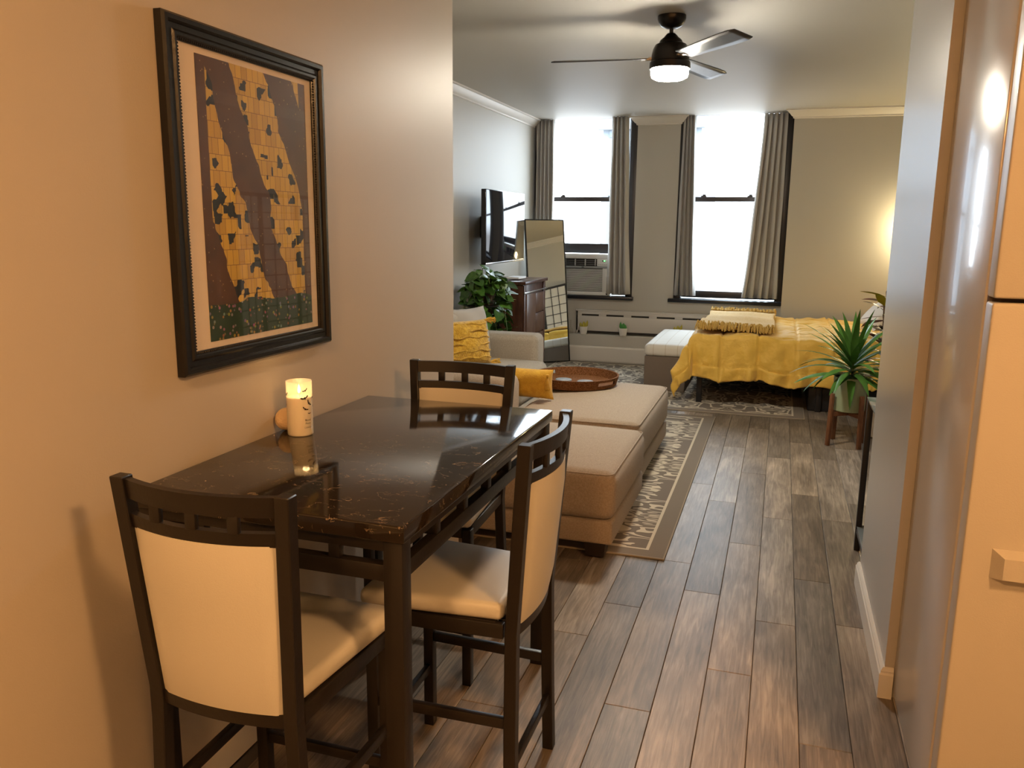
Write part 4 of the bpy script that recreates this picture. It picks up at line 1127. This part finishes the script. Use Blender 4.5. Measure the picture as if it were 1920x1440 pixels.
TP(t, lathe(B(), [(0, .001), (.028, 0), (.030, .006), (.030, .045), (.020, .060), (.009, .070), (.009, .150), (.011, .155), (.0075, .155), (.0075, .072), (.016, .060), (.026, .044), (.026, .006), (0, .005)], 24), 'glass', 'bottle_glass', 50)

# ------------------------------------------------------------------ pothos on a stand
PX, PY = -2.44, 6.72
t = thing('pothos_plant', 'bushy trailing pothos in a pot on a tall black stand by the dresser', 'plant', (PX, PY, .0115))
bm = B()
for i in range(3):
    a = R(30+120*i); tube(bm, [(.19*math.cos(a), .19*math.sin(a), 0), (.12*math.cos(a), .12*math.sin(a), .80)], .010, 8)
lathe(bm, [(.13, .795), (.14, .80), (.14, .812), (0, .812)], 28); lathe(bm, [(0, .30), (.15, .30), (.15, .31), (0, .31)], 28)
TP(t, bm, 'stand', 'iron')
TP(t, lathe(B(), [(0, .813), (.09, .813), (.12, .98), (.115, .985), (.108, .96), (0, .96)], 28), 'pot', 'brown_pipe')
def heart_mesh(sz):
    bm = B(); half = [(0, .02), (.30, -.10), (.46, .10), (.44, .36), (.30, .64), (.12, .88), (0, 1.02)]
    mid = [bm.verts.new((0, y*sz, -.10*sz*(y-.4)**2)) for _, y in half]
    for s in (-1, 1):
        ed_ = [bm.verts.new((s*x*sz, y*sz, .10*sz*x - .18*sz*(y-.3)**2)) if x else mid[i] for i, (x, y) in enumerate(half)]
        for i in range(len(half)-1):
            vs_ = [mid[i], ed_[i], ed_[i+1], mid[i+1]]; u_ = []
            for v_ in vs_:
                if v_ not in u_: u_.append(v_)
            if s < 0: u_ = u_[::-1]
            if len(u_) > 2: bm.faces.new(u_)
    for f in bm.faces: f.smooth = True
    me = bpy.data.meshes.new('leaf'); bm.to_mesh(me); bm.free(); me.materials.append(MATS['leaf_pothos']); return me
hearts = [heart_mesh(s) for s in (.070, .085, .10, .115)]
rp = random.Random(31)
vines = []
for i in range(34):
    az = rp.uniform(0, 6.283); reach = rp.uniform(.08, .21); top = rp.uniform(1.00, 1.13); length = rp.choice((.05, .15, .25, .4, .55, .65))
    if math.cos(az) < -.2: reach = min(reach, .20)
    pts = [Vector((0.05*math.cos(az), .05*math.sin(az), .95))]
    pts.append(Vector((reach*.55*math.cos(az), reach*.55*math.sin(az), top)))
    pts.append(Vector((reach*math.cos(az), reach*math.sin(az), top-.07)))
    n = max(1, int(length/.08))
    for j in range(1, n+1):
        pts.append(Vector((reach*(1+.04*j)*math.cos(az+.05*j), reach*(1+.04*j)*math.sin(az+.05*j), top-.07-length*j/n)))
    vines.append(pts)
bm = B()
for pts in vines: tube(bm, pts, .0028, 5)
TP(t, bm, 'vine', 'stem_green'); nleaf = 0
def put_leaf(p, az, pitch, roll):
    global nleaf
    o = bpy.data.objects.new('leaf', rp.choice(hearts)); C.objects.link(o); o.parent = t
    o.location = p; o.rotation_euler = Euler((R(pitch), R(roll), az-R(90)), 'XYZ'); nleaf += 1
for pts in vines:
    for a, b in zip(pts, pts[1:]):
        seg = (b-a).length; k_ = max(1, int(seg/.036))
        for j in range(k_):
            if nleaf > 292: break
            p = a.lerp(b, (j+.5)/k_) + Vector((rp.uniform(-.03, .03), rp.uniform(-.03, .03), rp.uniform(-.02, .03)))
            p.x = max(p.x, -2.60-PX); rl = math.hypot(p.x, p.y)
            if rl > .20: p.x *= .20/rl; p.y *= .20/rl
            put_leaf(p, math.atan2(p.y, p.x)+rp.uniform(-1.0, 1.0), rp.uniform(-70, 15), rp.uniform(-35, 35))

# ------------------------------------------------------------------ folding screen seen in the mirror
t = thing('folding_screen', 'black lattice folding screen with white paper panels standing behind the bed head', 'screen', (1.92, 7.10, 0))
for i in range(3):
    a = R(90 + (10 if i % 2 else -10))
    fr = B(); w_, h_s = .50, 1.78
    for x0, x1, z0, z1 in ((0, .03, .0, h_s), (w_-.03, w_, 0, h_s), (.03, w_-.03, h_s-.035, h_s), (.03, w_-.03, .06, .10)): rb2(fr, (x0, -.012, z0), (x1, .012, z1), .002)
    f_ = TP(t, fr, 'panel_frame', 'bed_black'); f_.location = (0 if i % 2 == 0 else .085, -.75+i*.495, 0); f_.rotation_euler = (0, 0, a)
    lat = B()
    for k_ in range(1, 3): box(lat, (.03+k_*.147-.005, -.009, .10), (.03+k_*.147+.005, .009, h_s-.035))
    for k_ in range(1, 11): box(lat, (.03, -.0085, .10+k_*.15-.005), (w_-.03, .0085, .10+k_*.15+.005))
    finish(lat, 'lattice', 'bed_black', f_, 0)
    finish(box(B(), (.02, -.002, .09), (w_-.02, .002, h_s-.02)), 'paper', 'shoji_paper', f_, 0)

# ------------------------------------------------------------------ wall lamp past the partition over the bed
t = thing('wall_lamp', 'small wall lamp glowing beside the partition edge over the bed', 'lamp', (1.24, YR-.002, 1.46))
bm = B(); rbox(bm, (0, -.010, 0), (.09, .018, .13), .004); TP(t, bm, 'backplate', 'iron')
TP(t, tube(B(), [(0, -.018, 0), (0, -.07, .0), (0, -.12, -.03)], .007, 10), 'arm', 'iron')
TP(t, lathe(B(), [(0, .11), (.055, .105), (.072, -.02), (.066, -.03), (0, -.028)], 28, (0, -.125, 0)), 'shade', 'lamp_glow')
